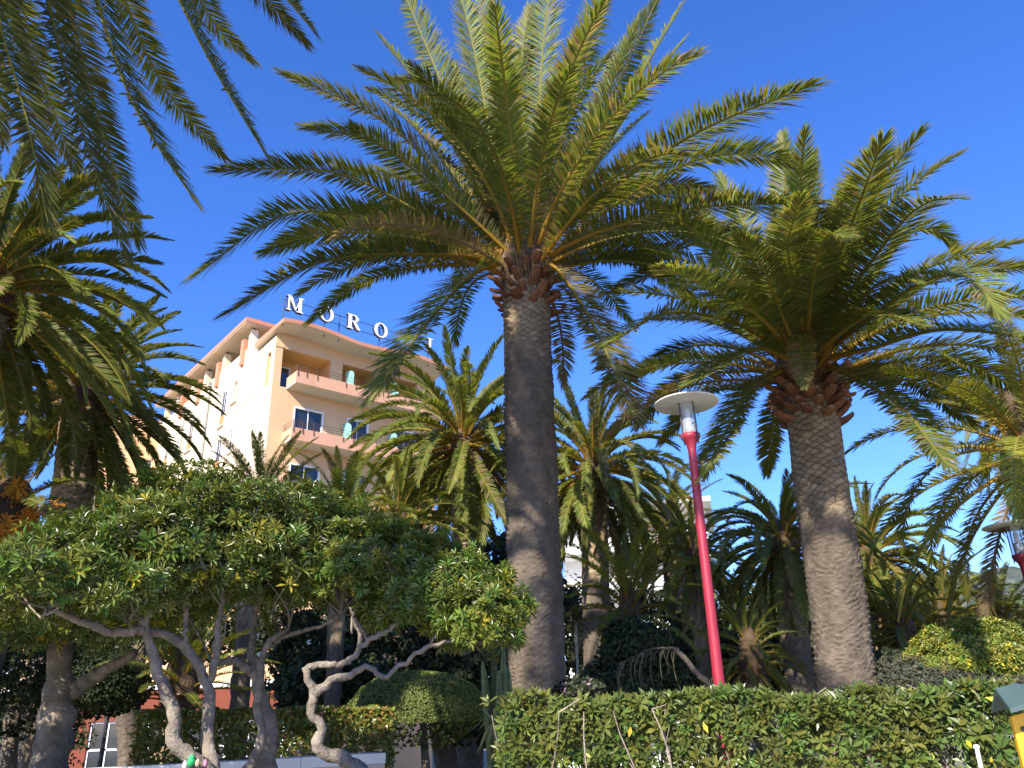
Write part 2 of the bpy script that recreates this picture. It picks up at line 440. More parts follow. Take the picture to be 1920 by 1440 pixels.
b.add([LW(niche[0], niche[2], .16), LW(niche[1], niche[2], .16), LW(niche[1], niche[3], .16), LW(niche[0], niche[3], .16)], [(0, 1, 2, 3)], mat=1)
b.box((0.02, 2.45, 21.6), (.28, V1, 21.77))                 # parapet top of the roof terrace
b.build('side_wall', [M_CREAM, M_PEACH], hotel)
for (s0, s1, z0, z1, kind) in left_wins:
    w = MB(); fr = .045
    for a in ((s0, s0 + fr, z0, z1), (s1 - fr, s1, z0, z1), (s0 + fr, s1 - fr, z1 - fr, z1), (s0 + fr, s1 - fr, z0, z0 + fr)):
        w.box((.045, a[0] + .001, a[2] + .001), (.17, a[1] - .001, a[3] - .001))
    if kind != 'shutter': w.box((.05, (s0 + s1) / 2 - .02, z0 + fr), (.16, (s0 + s1) / 2 + .02, z1 - fr))
    wo_ = w.build('window', M_WHITE, hotel)
    if kind == 'shutter':
        p = MB(); p.box((.13, s0 + fr, z0 + fr), (.19, s1 - fr, z1 - fr)); p.build('shutter', M_PEACH, wo_)
    else:
        zp = z0 + (.62 if kind == 'french' else fr)
        p = MB(); p.box((.065, s0 + fr, zp), (.19, s1 - fr, z1 - fr)); p.build('pane', M_GLASS, wo_)
        if kind == 'french':
            p = MB(); p.box((.02, s0 + .02, z0 + .02), (.06, s1 - .02, zp)); p.build('panel', M_BLIND, wo_)
            p = MB()
            for k in range(3): p.tube([(.03, s0, zp + .1 + k * .11), (.03, s1, zp + .1 + k * .11)], .012, 5)
            p.build('railing', M_RAIL, wo_)
    p = MB(); p.box((-.12, s0 - .12, z0 - .30 if kind == 'small' else z0 - .12), (0.02, s1 + .12, z0 - .24 if kind == 'small' else z0 - .04)); p.build('sill', M_SOFFIT, wo_)
# thin string course and drain pipe on the side wall
p = MB(); p.box((-.035, 1.9, 18.24), (.0, 5.6, 18.29)); p.box((-.03, 5.6, 18.24), (.0, 5.64, 20.6)); p.build('moulding', M_CREAM, hotel)
p = MB(); p.tube([(-.09, 9.5, 21.3), (-.09, 9.5, GZ)], .06, 8)
for z in np.arange(1, 21, 2.2): p.box((-.13, 9.43, z), (0, 9.57, z + .05))
p.box((-.2, 9.38, 21.22), (0, 9.62, 21.5)); p.build('drain_pipe', M_ZINC, hotel, smooth=False)
p = MB(); p.tube([(-.09, 14.0, 21.3), (-.09, 14.0, GZ)], .05, 8); p.build('drain_pipe', M_ZINC, hotel)
# peach strips and white posts carrying the terrace roof
for v in (4.55, 8.45, 11.7, 15.0):
    p = MB(); p.box((-.16, v - .2, 20.86), (.30, v + .2, 22.45)); p.build('pilaster', M_TRIM, hotel)
for v in (3.95, 8.0, 11.15, 13.6, 16.5, 19.0):
    p = MB(); p.box((.04, v - .19, 21.77), (.42, v + .19, 22.90)); p.build('post', M_CREAM, hotel)
    p = MB(); p.tube([(.23, v, 22.90), (.23, v, 23.04)], .09, 8); p.build('post_cap', M_IRON, hotel)
p = MB(); p.box((1.9, 3.2, 21.0), (U1, V1, 23.0)); p.build('penthouse_wall', M_PEACH, hotel)
p = MB(); p.box((-.48, 3.35, 23.04), (U1 - .5, V1 + .3, 23.10), 1); p.box((-.52, 3.30, 23.10), (U1 - .5, V1 + .35, 23.34), 0); p.box((-.45, 3.4, 23.34), (U1 - .5, V1 + .3, 23.40), 2)
p.build('terrace_roof', [M_TRIM, M_SOFFIT, M_RAIL], hotel)

# main facade: one open loggia on top, balconies with glazed doors below
ZB = [18.05 - FL * k for k in range(5)]
mwins = []
for k in range(1, 5):
    z0, z1 = ZB[k] + .12, ZB[k] + 2.26
    mwins += [(1.3, 3.02, z0, z1), (4.4, 5.75, z0, z1), (7.3, 8.9, z0, z1)]
loggia = [(.43, 3.25, 18.15, 20.36), (3.97, 6.06, 18.15, 20.36), (6.75, 8.9, 18.15, 20.36), (9.5, U1 - .2, 18.15, 20.36)]
b = MB()
wall_holes(b, 0, U1, GZ, 20.36, mwins + [l for l in loggia], MW, .24, 0, 0)
b.box((0, 1.62, 18.0), (U1, 1.75, 21), 1)                                         # back wall of the loggia
for l in loggia:
    b.add([(l[0], .24, 20.36), (l[1], .24, 20.36), (l[1], 1.62, 20.36), (l[0], 1.62, 20.36)], [(0, 3, 2, 1)], mat=1)
    for x in l[:2]: b.add([(x, .24, 18.15), (x, 1.62, 18.15), (x, 1.62, 20.36), (x, .24, 20.36)], [(0, 1, 2, 3)], mat=1)
    b.add([(l[0], .24, 18.15), (l[1], .24, 18.15), (l[1], 1.62, 18.15), (l[0], 1.62, 18.15)], [(0, 1, 2, 3)], mat=2)
b.add([(U1, 0, GZ), (U1, V1, GZ), (U1, V1, 21.5), (U1, 0, 21.5)], [(0, 1, 2, 3)])
b.add([(0, V1, GZ), (U1, V1, GZ), (U1, V1, 21.7), (0, V1, 21.7)], [(3, 2, 1, 0)])
b.build('front_wall', [M_PEACH, M_OCHRE, M_SOFFIT], hotel)
for l in loggia[:3]:
    p = MB(); p.box((l[0] + .25, 1.54, 18.16), (l[0] + 1.15, 1.61, 20.0)); d = p.build('loggia_door', M_WHITE, hotel)
    q = MB(); q.box((l[0] + .32, 1.52, 18.3), (l[0] + 1.08, 1.539, 19.93)); q.build('pane', M_GLASS, d)
p = MB(); p.box((.44, .5, 18.16), (.47, 1.6, 19.75)); p.build('loggia_screen', M_IRON, hotel)
for (s0, s1, z0, z1) in mwins:
    w = MB(); fr = .09
    for a in ((s0, s0 + fr, z0, z1), (s1 - fr, s1, z0, z1), (s0 + fr, s1 - fr, z1 - fr, z1), (s0 + fr, s1 - fr, z0, z0 + fr)):
        w.box((a[0] + .001, -.012, a[2] + .001), (a[1] - .001, .12, a[3] - .001))
    w.box(((s0 + s1) / 2 - .018, .06, z0 + fr), ((s0 + s1) / 2 + .018, .11, z1 - fr))
    wo_ = w.build('balcony_door', M_WHITE, hotel)
    p = MB(); p.box((s0 + fr, .09, z0 + fr), (s1 - fr, .13, z1 - fr)); p.build('pane', M_GLASS, wo_)


def wave(u): return .13 * np.cos(2 * math.pi * (u - 1.4) / 6.4)


us = np.linspace(-.24, U1 + .1, 64)
zs = 21.12 + wave(us) * .8; ze = 21.18 + wave(us); k = len(us)
b = MB()                                   # wall band between loggia and soffit
um = np.linspace(0, U1, 50); zb = 21.12 + wave(um) * .8
b.add(np.concatenate([np.stack([um, 0 * um, 0 * um + 20.36], 1), np.stack([um, 0 * um, zb], 1)]), [(i_, i_ + 1, i_ + 51, i_ + 50) for i_ in range(49)])
b.box((-.03, -.035, 20.36), (.46, .0, 20.52))
b.build('frieze', M_PEACH, hotel)
b = MB()
P0 = np.stack([us, 0 * us + 2.35, 0 * us + 21.05], 1); P1 = np.stack([us, 0 * us, zs], 1); P2 = np.stack([us, 0 * us - .75, (zs + ze) / 2 + .03], 1); P3 = np.stack([us, 0 * us - 1.4, ze], 1)
b.add(np.concatenate([P0, P1, P2, P3]), [(r * k + i_, r * k + i_ + 1, (r + 1) * k + i_ + 1, (r + 1) * k + i_) for r in range(3) for i_ in range(k - 1)], mat=1)
P4 = P3 + [0, -.02, .20]; P5 = np.stack([us, 0 * us + 2.35, 0 * us + 21.42], 1)
b.add(np.concatenate([P3 + [0, -.02, -.01], P4]), [(i_, i_ + 1, i_ + 1 + k, i_ + k) for i_ in range(k - 1)], mat=0)
b.add(np.concatenate([P4, P5]), [(i_, i_ + 1, i_ + 1 + k, i_ + k) for i_ in range(k - 1)], mat=0)
for e_ in (0, k - 1):
    b.add([P3[e_] + [0, -.02, -.01], P4[e_], P5[e_], P0[e_], P1[e_], P2[e_]], [(0, 1, 2, 3), (0, 3, 4, 5)], mat=0)
b.build('wavy_roof', [M_TRIM, M_SOFFIT], hotel, smooth=False)

for kf, z in enumerate(ZB):
    u0, u1 = .78, U1 - .1
    bal = MB()
    bal.box((u0, -1.2, z), (u1, 0.0, z + .1), 1)
    bal.box((u0 + .001, -1.2, z + .1), (u1 - .001, -1.1, z + .64), 0); bal.box((u0, -1.1, z + .1), (u0 + .1, 0, z + .64), 0); bal.box((u1 - .1, -1.1, z + .1), (u1, 0, z + .64), 0)
    bal.box((u0 - .02, -1.222, z - .004), (u1 + .02, -1.2, z + .64), 0)
    bo = bal.build('balcony', [M_SALMON, M_SOFFIT], hotel)
    rl = MB()
    for h in (.14, .26, .40):
        rl.tube([(u0 + .05, 0, z + .64 + h), (u0 + .05, -1.17, z + .64 + h), (u1 - .05, -1.17, z + .64 + h)], .014, 5)
    ux = [u0 + .06, u0 + .55, u0 + 1.15, 3.6, 4.2, 5.6, 6.2, 7.3, 8.6, u1 - .1]
    for x in ux:
        rl.tube([(x, -1.25, z + .38), (x, -1.24, z + .66), (x, -1.17, z + .70), (x, -1.17, z + 1.06)], .018, 5)
    for x in np.arange(u0 + .06, u0 + .6, .12):
        rl.tube([(x, -1.17, z + .66), (x, -1.17, z + 1.04)], .010, 5)
    rl.build('railing', M_RAIL, bo)
    for up in (4.15, 7.0):
        pa = MB(); n = 12
        prof = [(-.05, z + .12), (-1.0, z + .12), (-1.0, z + 1.35)] + [(-1.0 + .95 * (1 - math.cos(a_)) / 1.0 * 1, z + 1.35 + .45 * math.sin(a_)) for a_ in np.linspace(.1, math.pi / 2, 7)]
        prof = [(min(-.05, y), zz) for y, zz in prof]
        nn = len(prof)
        pa.add([(up, y, zz) for y, zz in prof] + [(up + .03, y, zz) for y, zz in prof], [(i_, (i_ + 1) % nn, (i_ + 1) % nn + nn, i_ + nn) for i_ in range(nn)], [(0, i_, i_ + 1) for i_ in range(1, nn - 1)] + [(nn, nn + i_ + 1, nn + i_) for i_ in range(1, nn - 1)])
        pa.build('divider', M_AQUA, bo)
# rear wing, set forward to the left
b = MB()
WW = lambda s, z, d: (s, V1 + d, z)
wing_w = [(-1.12, -.2, 18.2, 19.1), (-2.8, -2.0, 18.2, 19.1), (-1.12, -.2, 15.1, 16.0)]
wall_holes(b, -3.63, 0, GZ, 22.0, wing_w, WW, .2)
b.build('wing_front', M_PEACH, hotel)
b = MB(); wall_holes(b, V1, V1 + 12, GZ, 22.0, [], lambda s, z, d: (-3.63 + d, s, z)); b.add([(-3.63, V1 + .01, 22), (0, V1 + .01, 22), (0, V1 + 12, 22), (-3.63, V1 + 12, 22)], [(0, 1, 2, 3)]); b.build('wing_side', M_CREAM, hotel)
for (s0, s1, z0, z1) in wing_w:
    w = MB()
    for a in ((s0, s0 + .06, z0, z1), (s1 - .06, s1, z0, z1), (s0 + .06, s1 - .06, z1 - .06, z1), (s0 + .06, s1 - .06, z0, z0 + .06), ((s0 + s1) / 2 - .03, (s0 + s1) / 2 + .03, z0 + .06, z1 - .06)):
        w.box((a[0] + .001, V1 + .08, a[2] + .001), (a[1] - .001, V1 + .14, a[3] - .001))
    wo_ = w.build('window', M_WHITE, hotel)
    p = MB(); p.box((s0 + .06, V1 + .12, z0 + .06), (s1 - .06, V1 + .17, z1 - .06)); p.build('pane', M_GLASS, wo_)
    p = MB(); p.box((s0 - .1, V1 - .12, z0 - .1), (s1 + .1, V1 + .02, z0 - .02)); p.build('sill', M_SALMON, wo_)
p = MB(); p.tube([(-3.45, V1 - .07, 21.8), (-3.45, V1 - .07, GZ)], .055, 8); p.build('drain_pipe', M_ZINC, hotel)

# rooftop sign
sign = thing('rooftop_sign', 'white letters on an iron frame along the wavy hotel roof', 'sign', HK + np.array([0, 0, 21.4]), HROT)


def SB(mb, pts, y0, y1, mat=0):
    n = len(pts)
    mb.add([(x, y0, z) for x, z in pts] + [(x, y1, z) for x, z in pts], None, [(0, i_, i_ + 1) for i_ in range(1, n - 1)] + [(n, n + i_ + 1, n + i_) for i_ in range(1, n - 1)], mat=mat)
    mb.add([(x, y0, z) for x, z in pts] + [(x, y1, z) for x, z in pts], [(i_, i_ + n, (i_ + 1) % n + n, (i_ + 1) % n) for i_ in range(n)], mat=1)


def letter(ch, uc, w, h=.88, z0=.55):
    """serif capital, faces white, sides dark"""
    b = MB(); yf = -1.32; k = [0]

    def P(pts):
        e_ = .002 * k[0]; k[0] += 1
        SB(b, [(uc - w / 2 + x * w, z0 + zz * h) for x, zz in pts], yf - e_, yf + .2 + e_)
    if ch == 'M':
        P([(.08, 0), (.19, 0), (.19, 1), (.08, 1)]); P([(.70, 0), (.90, 0), (.90, 1), (.70, 1)])
        P([(.06, 1), (.52, 0.08), (.56, .22), (.30, 1)]); P([(.50, .10), (.56, .10), (.90, 1), (.80, 1)])
        P([(0, 0), (.28, 0), (.28, .07), (0, .07)]); P([(.60, 0), (1, 0), (1, .07), (.60, .07)]); P([(0, .93), (.2, .93), (.2, 1), (0, 1)]); P([(.8, .93), (1, .93), (1, 1), (.8, 1)])
    if ch == 'I':
        P([(.3, 0), (.7, 0), (.7, 1), (.3, 1)]); P([(0, 0), (1, 0), (1, .07), (0, .07)]); P([(0, .93), (1, .93), (1, 1), (0, 1)])
    if ch == 'O':
        n = 28
        for i_ in range(n):
            a, c = 2 * math.pi * i_ / n, 2 * math.pi * (i_ + 1) / n
            fo = lambda t: (.5 + .5 * math.cos(t), .5 + .52 * math.sin(t)); fi = lambda t: (.5 + .27 * math.cos(t), .5 + .45 * math.sin(t))
            k[0] = 0; P([fo(a), fo(c), fi(c), fi(a)])
    if ch == 'R':
        P([(.10, 0), (.36, 0), (.36, 1), (.10, 1)]); P([(0, 0), (.46, 0), (.46, .07), (0, .07)]); P([(0, .93), (.3, .93), (.3, 1), (0, 1)])
        n = 12
        for i_ in range(n):
            a, c = -math.pi / 2 + math.pi * i_ / n, -math.pi / 2 + math.pi * (i_ + 1) / n
            fo = lambda t: (.46 + .40 * math.cos(t), .745 + .253 * math.sin(t)); fi = lambda t: (.46 + .17 * math.cos(t), .745 + .18 * math.sin(t))
            k[0] = 5; P([fo(a), fo(c), fi(c), fi(a)])
        k[0] = 6; P([(.3, .925), (.46, .925), (.46, .998), (.3, .998)]); P([(.3, .492), (.46, .492), (.46, .565), (.3, .565)])
        P([(.42, .50), (.66, .50), (1.0, .03), (1.0, 0), (.76, 0)])
    b.build('letter', [M_SIGN, M_IRON], sign)


letter('M', .33, .95); letter('O', 2.17, .84); letter('R', 3.82, .84); letter('O', 5.56, .88); letter('I', 8.90, .42)
for x in (-.16, 2.2, 3.08, 5.62, 8.94):
    p = MB(); p.tube([(x, -1.05, -.30), (x, -1.05, 1.30)], .028, 6); p.build('post', M_IRON, sign)
for h in (.68, 1.25):
    p = MB(); p.tube([(-.16, -1.08, h), (9.1, -1.08, h)], .018, 6); p.build('rail', M_IRON, sign)

# low annex of the hotel with shop front, seen under the trees
ax0, ax1, ay = -26.0, -7.5, 35.2
annex = thing('shop_annex', 'low orange annex with white band and shop windows seen under the left trees', 'building', (0, ay, GZ))
b = MB(); AF = lambda s, z, d: (s, d, z)
shop = [(-17.7 + 1.62 * i_, -17.7 + 1.62 * i_ + 1.5, .5, 3.25) for i_ in range(6)]
wall_holes(b, ax0, ax1, 0, 3.3, shop, AF, .25, 0)
wall_holes(b, ax0, ax1, 3.3, 4.42, [], AF, .25, 0)
b.build('lower_wall', M_RUST, annex)
p = MB(); p.box((ax0, -.10, 4.42), (ax1, .3, 4.62)); p.build('band', M_WHITE, annex)
b = MB(); upw = [(ax0 + 1.0 + 2.6 * i_, ax0 + 2.3 + 2.6 * i_, 5.2, 7.0) for i_ in range(7)]
wall_holes(b, ax0, ax1, 4.62, 8.2, upw, AF, .25, 0); b.box((ax0, .5, 4.7), (ax1, .6, 8.2)); b.box((ax0, -.35, 8.2), (ax1, 6, 8.42)); b.add([(ax1, 0, 0), (ax1, 6, 0), (ax1, 6, 8.2), (ax1, 0, 8.2)], [(0, 1, 2, 3)])
b.build('upper_wall', M_PEACH, annex)
for (s0, s1, z0, z1) in shop + upw:
    w = MB(); sh = z1 < 4
    for a in ((s0, s0 + .07, z0, z1), (s1 - .07, s1, z0, z1), (s0 + .07, s1 - .07, z1 - .07, z1), (s0 + .07, s1 - .07, z0, z0 + .07)) + (((s0 + .07, s1 - .07, z0 + 1.65, z0 + 1.73), ((s0 + s1) / 2 - .04, (s0 + s1) / 2 + .04, z0 + .07, z1 - .07)) if sh else ()):
        w.box((a[0] + .001, .08, a[2] + .001), (a[1] - .001, .15, a[3] - .001))
    wo_ = w.build('window', M_WHITE, annex)
    p = MB(); p.box((s0 + .07, .12, z0 + .07), (s1 - .07, .2, z1 - .07)); p.build('pane', M_GLASS, wo_)

# white villa with stepped terraces further up the street
vp = PX(1120, 1000, 52); villa = thing('white_villa', 'white villa with terraced balconies glimpsed between the middle palms', 'building', (vp[0], vp[1], GZ), RAD(-14))
b = MB(); b.box((-2.6, 1.5, 0), (7, 9, 15.2)); b.build('wall', M_WHITE, villa)
for k in range(5):
    z = 2.2 + k * 2.55
    p = MB(); n = 14
    arc = [(-4.2 + 3.2 * (1 - math.cos(a_)), 1.5 - 2.6 * math.sin(a_)) for a_ in np.linspace(0, math.pi / 2, n)] + [(6.0, -1.1), (6.0, 1.5)]
    nn = len(arc)
    p.add([(x, y, z) for x, y in arc] + [(x, y, z + 1.0) for x, y in arc], [(i_, i_ + 1, i_ + 1 + nn, i_ + nn) for i_ in range(nn - 1)], [(0, i_ + 1, i_) for i_ in range(1, nn - 1)] + [(nn, nn + i_, nn + i_ + 1) for i_ in range(1, nn - 1)])
    bo = p.build('balcony', M_WHITE, villa)
    p = MB(); p.box((1.2, 1.42, z + .1), (2.6, 1.49, z + 2.2)); p.build('window', M_GLASS, villa)
p = MB(); p.box((2.9, -.9, 11.2), (3.3, 1.4, 14.2)); p.build('fin_wall', M_PEACH, villa)
p = MB(); p.box((3.6, .9, 12.9), (5.2, 1.49, 14.3)); p.build('awning', M_RUST, villa)
p = MB(); p.box((-2.9, -.6, 15.2), (7.4, 9.3, 15.5)); p.build('roof', M_WHITE, villa)
# ------------------------------------------------------------------ palms
def nrm(a): return a / (np.linalg.norm(a, axis=-1, keepdims=True) + 1e-9)


def frond_geo(path, seed, npairs=110, ak=1.0, Ll=.5, wl=.017, rb=.035, dead=0.0, green=(.150, .190, .042), vang=20, sag=.07, lat=None, tipbrown=.25):
    """one feather leaf: tapered rachis with two ranks of folded blades; path from crown outwards"""
    rng = np.random.default_rng(seed); path = np.asarray(path, float); mb = MB()
    n = len(path); tt = np.linspace(0, 1, n)
    T = nrm(np.gradient(path, axis=0))
    ch = path[-1] - path[0]; h = np.array([ch[0], ch[1], 0])
    if lat is None:
        S = np.cross(h, [0, 0, 1.]); S = S / (np.linalg.norm(S) + 1e-9)
    else: S = np.asarray(lat, float)
    green = np.asarray(green) * rng.uniform(.85, 1.2)
    tan = np.array([.30, .22, .115]); brown = np.array([.16, .095, .04])
    # rachis, yellow at the crown
    k = np.linspace(0, 1, n)[:, None]
    yel = np.array([.52, .27, .035]); yg = np.array([.26, .24, .045])
    rc = yel * np.clip(1 - k * 2.2, 0, 1) + yg * np.clip(k * 2.2, 0, 1)
    if dead > .6: rc = tan * .8 + 0 * k
    rad = rb * (1 - .93 * tt ** .75) + .003
    rad[0] *= 1.5
    mb.tube(path, rad, 5, col=rc, cap=False)
    # blades
    for sg in (-1, 1):
        t = np.linspace(.075, .997, npairs) ** .96 + rng.normal(0, .3 / npairs, npairs); t = np.clip(t, .06, .999)
        P = np.stack([np.interp(t, tt, path[:, q]) for q in range(3)], 1)
        Tt = nrm(np.stack([np.interp(t, tt, T[:, q]) for q in range(3)], 1))
        Ss = nrm(S[None] - (Tt @ S)[:, None] * Tt); Nn = np.cross(Ss, Tt)
        al = np.radians(np.interp(t, [.1, .3, .8, 1], [74, 62, 50, 12]) * ak + rng.normal(0, 4, npairs))
        va = np.radians(vang * (1 - .4 * t) + rng.normal(0, 9, npairs))
        d = np.cos(al)[:, None] * Tt + np.sin(al)[:, None] * (sg * Ss * np.cos(va)[:, None] + Nn * np.sin(va)[:, None])
        d = nrm(d)
        ln = Ll * np.interp(t, [.07, .14, .28, .6, .85, .97, 1], [.30, .62, .95, 1.0, .88, .66, .5]) * rng.uniform(.85, 1.1, npairs); nearb = rng.random(npairs) < np.clip((.3 - t) / .22, 0, .75)
        W = nrm(Tt - np.sum(Tt * d, 1)[:, None] * d)
        w = wl * np.interp(t, [.1, .3, .8, 1], [.6, 1, .95, .6])[:, None] * rng.uniform(.85, 1.15, (npairs, 1))
        g = np.array([0, 0, -1.]) * (ln * sag * rng.uniform(.4, 1.8, npairs))[:, None]
        p1 = P + d * (ln * .5)[:, None] + g * .22; p2 = P + d * ln[:, None] + g
        V = np.stack([P - W * w * .5, P + W * w * .5, p1 + W * w, p1 - W * w, p2], 1)
        base = np.arange(npairs)[:, None] * 5
        c = green[None] * rng.uniform(.7, 1.3, (npairs, 1)) * np.array([1, 1, 1])[None]
        c[:, 0] *= rng.uniform(.85, 1.3, npairs)
        dm = (rng.random(npairs) < dead) | (nearb & (rng.random(npairs) < .55))
        c[dm] = tan * rng.uniform(.6, 1.15, (dm.sum(), 1))
        tipc = c.copy(); tb = rng.random(npairs) < tipbrown; tipc[tb] = (brown * .5 + tan * .5) * rng.uniform(.6, 1.2, (tb.sum(), 1))
        C = np.stack([c, c, c, c, tipc], 1)
        mb.add(V.reshape(-1, 3), base + np.array([[0, 1, 2, 3]]), base + np.array([[3, 2, 4]]), col=C.reshape(-1, 3))
        # stiff spines near the base
        ns = 13; t = np.linspace(.035, .15, ns)
        P = np.stack([np.interp(t, tt, path[:, q]) for q in range(3)], 1); Tt = nrm(np.stack([np.interp(t, tt, T[:, q]) for q in range(3)], 1))
        Ss = nrm(S[None] - (Tt @ S)[:, None] * Tt); Nn = np.cross(Ss, Tt)
        d = nrm(.5 * Tt + sg * Ss * .8 + Nn * rng.normal(.2, .4, (ns, 1))); ln = Ll * np.linspace(.12, .36, ns)[:, None]
        W = Tt * .008
        V = np.stack([P - W, P + W, P + d * ln], 1)
        mb.add(V.reshape(-1, 3), None, np.arange(ns)[:, None] * 3 + np.array([[0, 1, 2]]), col=yg * .8)
    return mb


def arch_path(e0, bend, n=22, p=1.25, twist=0.0):
    s = np.linspace(0, 1, n); el = np.radians(e0 - bend * s ** p); ds = 1 / (n - 1)
    x = np.concatenate([[0], np.cumsum(np.cos(el[:-1]) * ds)]); z = np.concatenate([[0], np.cumsum(np.sin(el[:-1]) * ds)])
    y = twist * s ** 2
    return np.stack([x, y, z], 1)


FROND_LIB = {}


def lib_frond(e0, bend, var, dead, style):
    """unit-length leaf heading +X; alike leaves share one mesh"""
    key = (e0, bend, var, dead, style)
    if key not in FROND_LIB:
        br = style == 'bright'; style = 'full' if br else style
        pth = arch_path(e0, bend, twist=(-.10, .0, .12)[var % 3])
        kw = dict(full=dict(npairs=130, Ll=.104, wl=.0048, rb=.0080), dense=dict(npairs=112, Ll=.098, wl=.0070, rb=.0095, vang=40, sag=.05, ak=.78))[style]
        mb = frond_geo(pth, 100 + len(FROND_LIB) * 7 + var, dead={0: .03, 1: .3, 2: .9}[dead], lat=(0, -1, 0), green=(.19, .22, .035) if br else (.132, .168, .034) if style == 'full' else (.150, .185, .038), **kw)
        FROND_LIB[key] = mb.mesh('frond', [M_PALM])
    return FROND_LIB[key]


def trunk_mesh(pts, r0, r1, rows, cols, seed, scar_from=.55, amp=.022):
    """trunk with diamond leaf scars in relief near the crown, worn to ragged rings lower down"""
    c = spline(pts, rows); n = rows; th = np.arange(cols) * 2 * math.pi / cols
    L = np.concatenate([[0], np.cumsum(np.linalg.norm(np.diff(c, axis=0), axis=1))]); H = L[-1]
    t = L / H
    r = np.interp(t, [0, .06, .3, .7, .93, 1], [r0 * 1.15, r0 * 1.02, r0, r0 * .98, r1, r1 * 1.05])
    TH, Z = np.meshgrid(th, L); TT = Z / H
    wob = .02 * vnoise(TH * 2.2 + 9, Z * 1.1, seed) + .012 * vnoise(np.cos(TH) * 3 + 50, Z * 6 + np.sin(TH) * 3, seed + 1)
    # diamond scars
    na = 13; rowh = .10
    fz = Z / rowh + .20 * vnoise(TH * 5, Z * 7, seed + 2) + .35 * vnoise(TH * 1.3, Z * 1.7, seed + 12)
    fa = TH / (2 * math.pi) * na + .16 * vnoise(TH * 4 + 7, Z * 6, seed + 3) + .25 * vnoise(TH * 1.1 + 3, Z * 1.9, seed + 13)
    a = (fa + fz) % 1.0; bq = (fa - fz) % 1.0
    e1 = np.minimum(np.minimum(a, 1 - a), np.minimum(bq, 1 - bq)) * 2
    dia = np.clip(e1 * 2.6, 0, 1) ** .7 + .5 * (((fa + fz) % 1.0) - ((fa - fz) % 1.0)) * .5
    # ragged rings
    ph = Z / .080 + 1.3 * vnoise(TH * 1.9, Z * 3.0, seed + 4) + .7 * vnoise(np.cos(TH) * 9 + 20, Z * 8 + np.sin(TH) * 9, seed + 5)
    ring = (ph % 1.0) ** 1.6 * (.55 + .45 * vnoise(np.cos(TH) * 6 + 33, Z * 14 + np.sin(TH) * 6, seed + 6))
    k = np.clip((TT - scar_from) / .10 + .25 * vnoise(TH * 3, Z * 3, seed + 7), 0, 1); k = k * k * (3 - 2 * k)
    hgt = amp * (dia * k + ring * 1.9 * (1 - k)) + wob * .5
    rr = r[:, None] + hgt
    V = np.stack([c[:, 0][:, None] + rr * np.cos(TH), c[:, 1][:, None] + rr * np.sin(TH), np.repeat(c[:, 2][:, None], cols, 1)], -1)
    i = np.arange(n - 1)[:, None] * cols; j = np.arange(cols)[None]; j2 = (j + 1) % cols
    mb = MB()
    nz = vnoise(TH * 3 + 70, Z * 2.0, seed + 8)[..., None]
    cell = vnoise(np.floor(fa + fz) * 3.7, np.floor(fa - fz) * 5.1, seed + 9)[..., None]
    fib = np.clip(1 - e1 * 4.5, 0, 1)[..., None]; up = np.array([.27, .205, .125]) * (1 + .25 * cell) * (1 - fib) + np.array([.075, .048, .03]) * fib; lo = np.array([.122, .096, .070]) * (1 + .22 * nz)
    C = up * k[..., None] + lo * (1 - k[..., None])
    mb.add(V.reshape(-1, 3), np.stack([i + j, i + j2, i + cols + j2, i + cols + j], -1).reshape(-1, 4), col=C.reshape(-1, 3))
    top = c[-1] + [0, 0, .05]; nv = mb.n
    mb.add(np.vstack([V[-1], top[None]]), None, [(q, (q + 1) % cols, cols) for q in range(cols)], col=lo[0, 0])
    return mb


def boot_mesh(seed):
    """cut-off leaf base: broad wedge with a pale flat cut"""
    rng = np.random.default_rng(seed); L = rng.uniform(.17, .26)
    w0, w1, h0, h1 = .10, .055 * rng.uniform(.9, 1.2), .05, .028
    sec = lambda x, w, h, z: [(x, -w, z), (x, -w * .5, z - h), (x, w * .5, z - h), (x, w, z), (x, w * .45, z + h * .6), (x, -w * .45, z + h * .6)]
    mb = MB(); V = sec(-.06, w0, h0, 0) + sec(L * .5, (w0 + w1) / 2, (h0 + h1) / 2, .0) + sec(L, w1, h1, .02)
    q = [(r * 6 + i_, r * 6 + (i_ + 1) % 6, r * 6 + 6 + (i_ + 1) % 6, r * 6 + 6 + i_) for r in range(2) for i_ in range(6)]
    mb.add(V, q, col=np.array([.19, .085, .042]) * rng.uniform(.75, 1.2))
    mb.add(sec(L, w1, h1, .02), None, [(0, i_, i_ + 1) for i_ in range(1, 5)], col=np.array([.27, .18, .12]) * rng.uniform(.8, 1.1))
    return mb.mesh('leaf_base', [M_BARK])


BOOTS = [boot_mesh(s) for s in range(6)]


def crown_hull(hub, rel, r, seed, parent, hgt=.75, fib=True):
    """swollen fibrous heart of the palm that the leaf stalks grow from"""
    mb = MB(); prof = [(r * .9, -hgt * .72), (r * 1.22, -hgt * .42), (r * 1.38, -hgt * .08), (r * 1.12, hgt * .3), (r * .62, hgt * .62), (0.01, hgt * .8)]
    mb.lathe(prof, 18, hub - rel, col=(.085, .055, .03)); return mb.build('crown_heart', M_BARK, parent, smooth=True)


PALMN = [0]


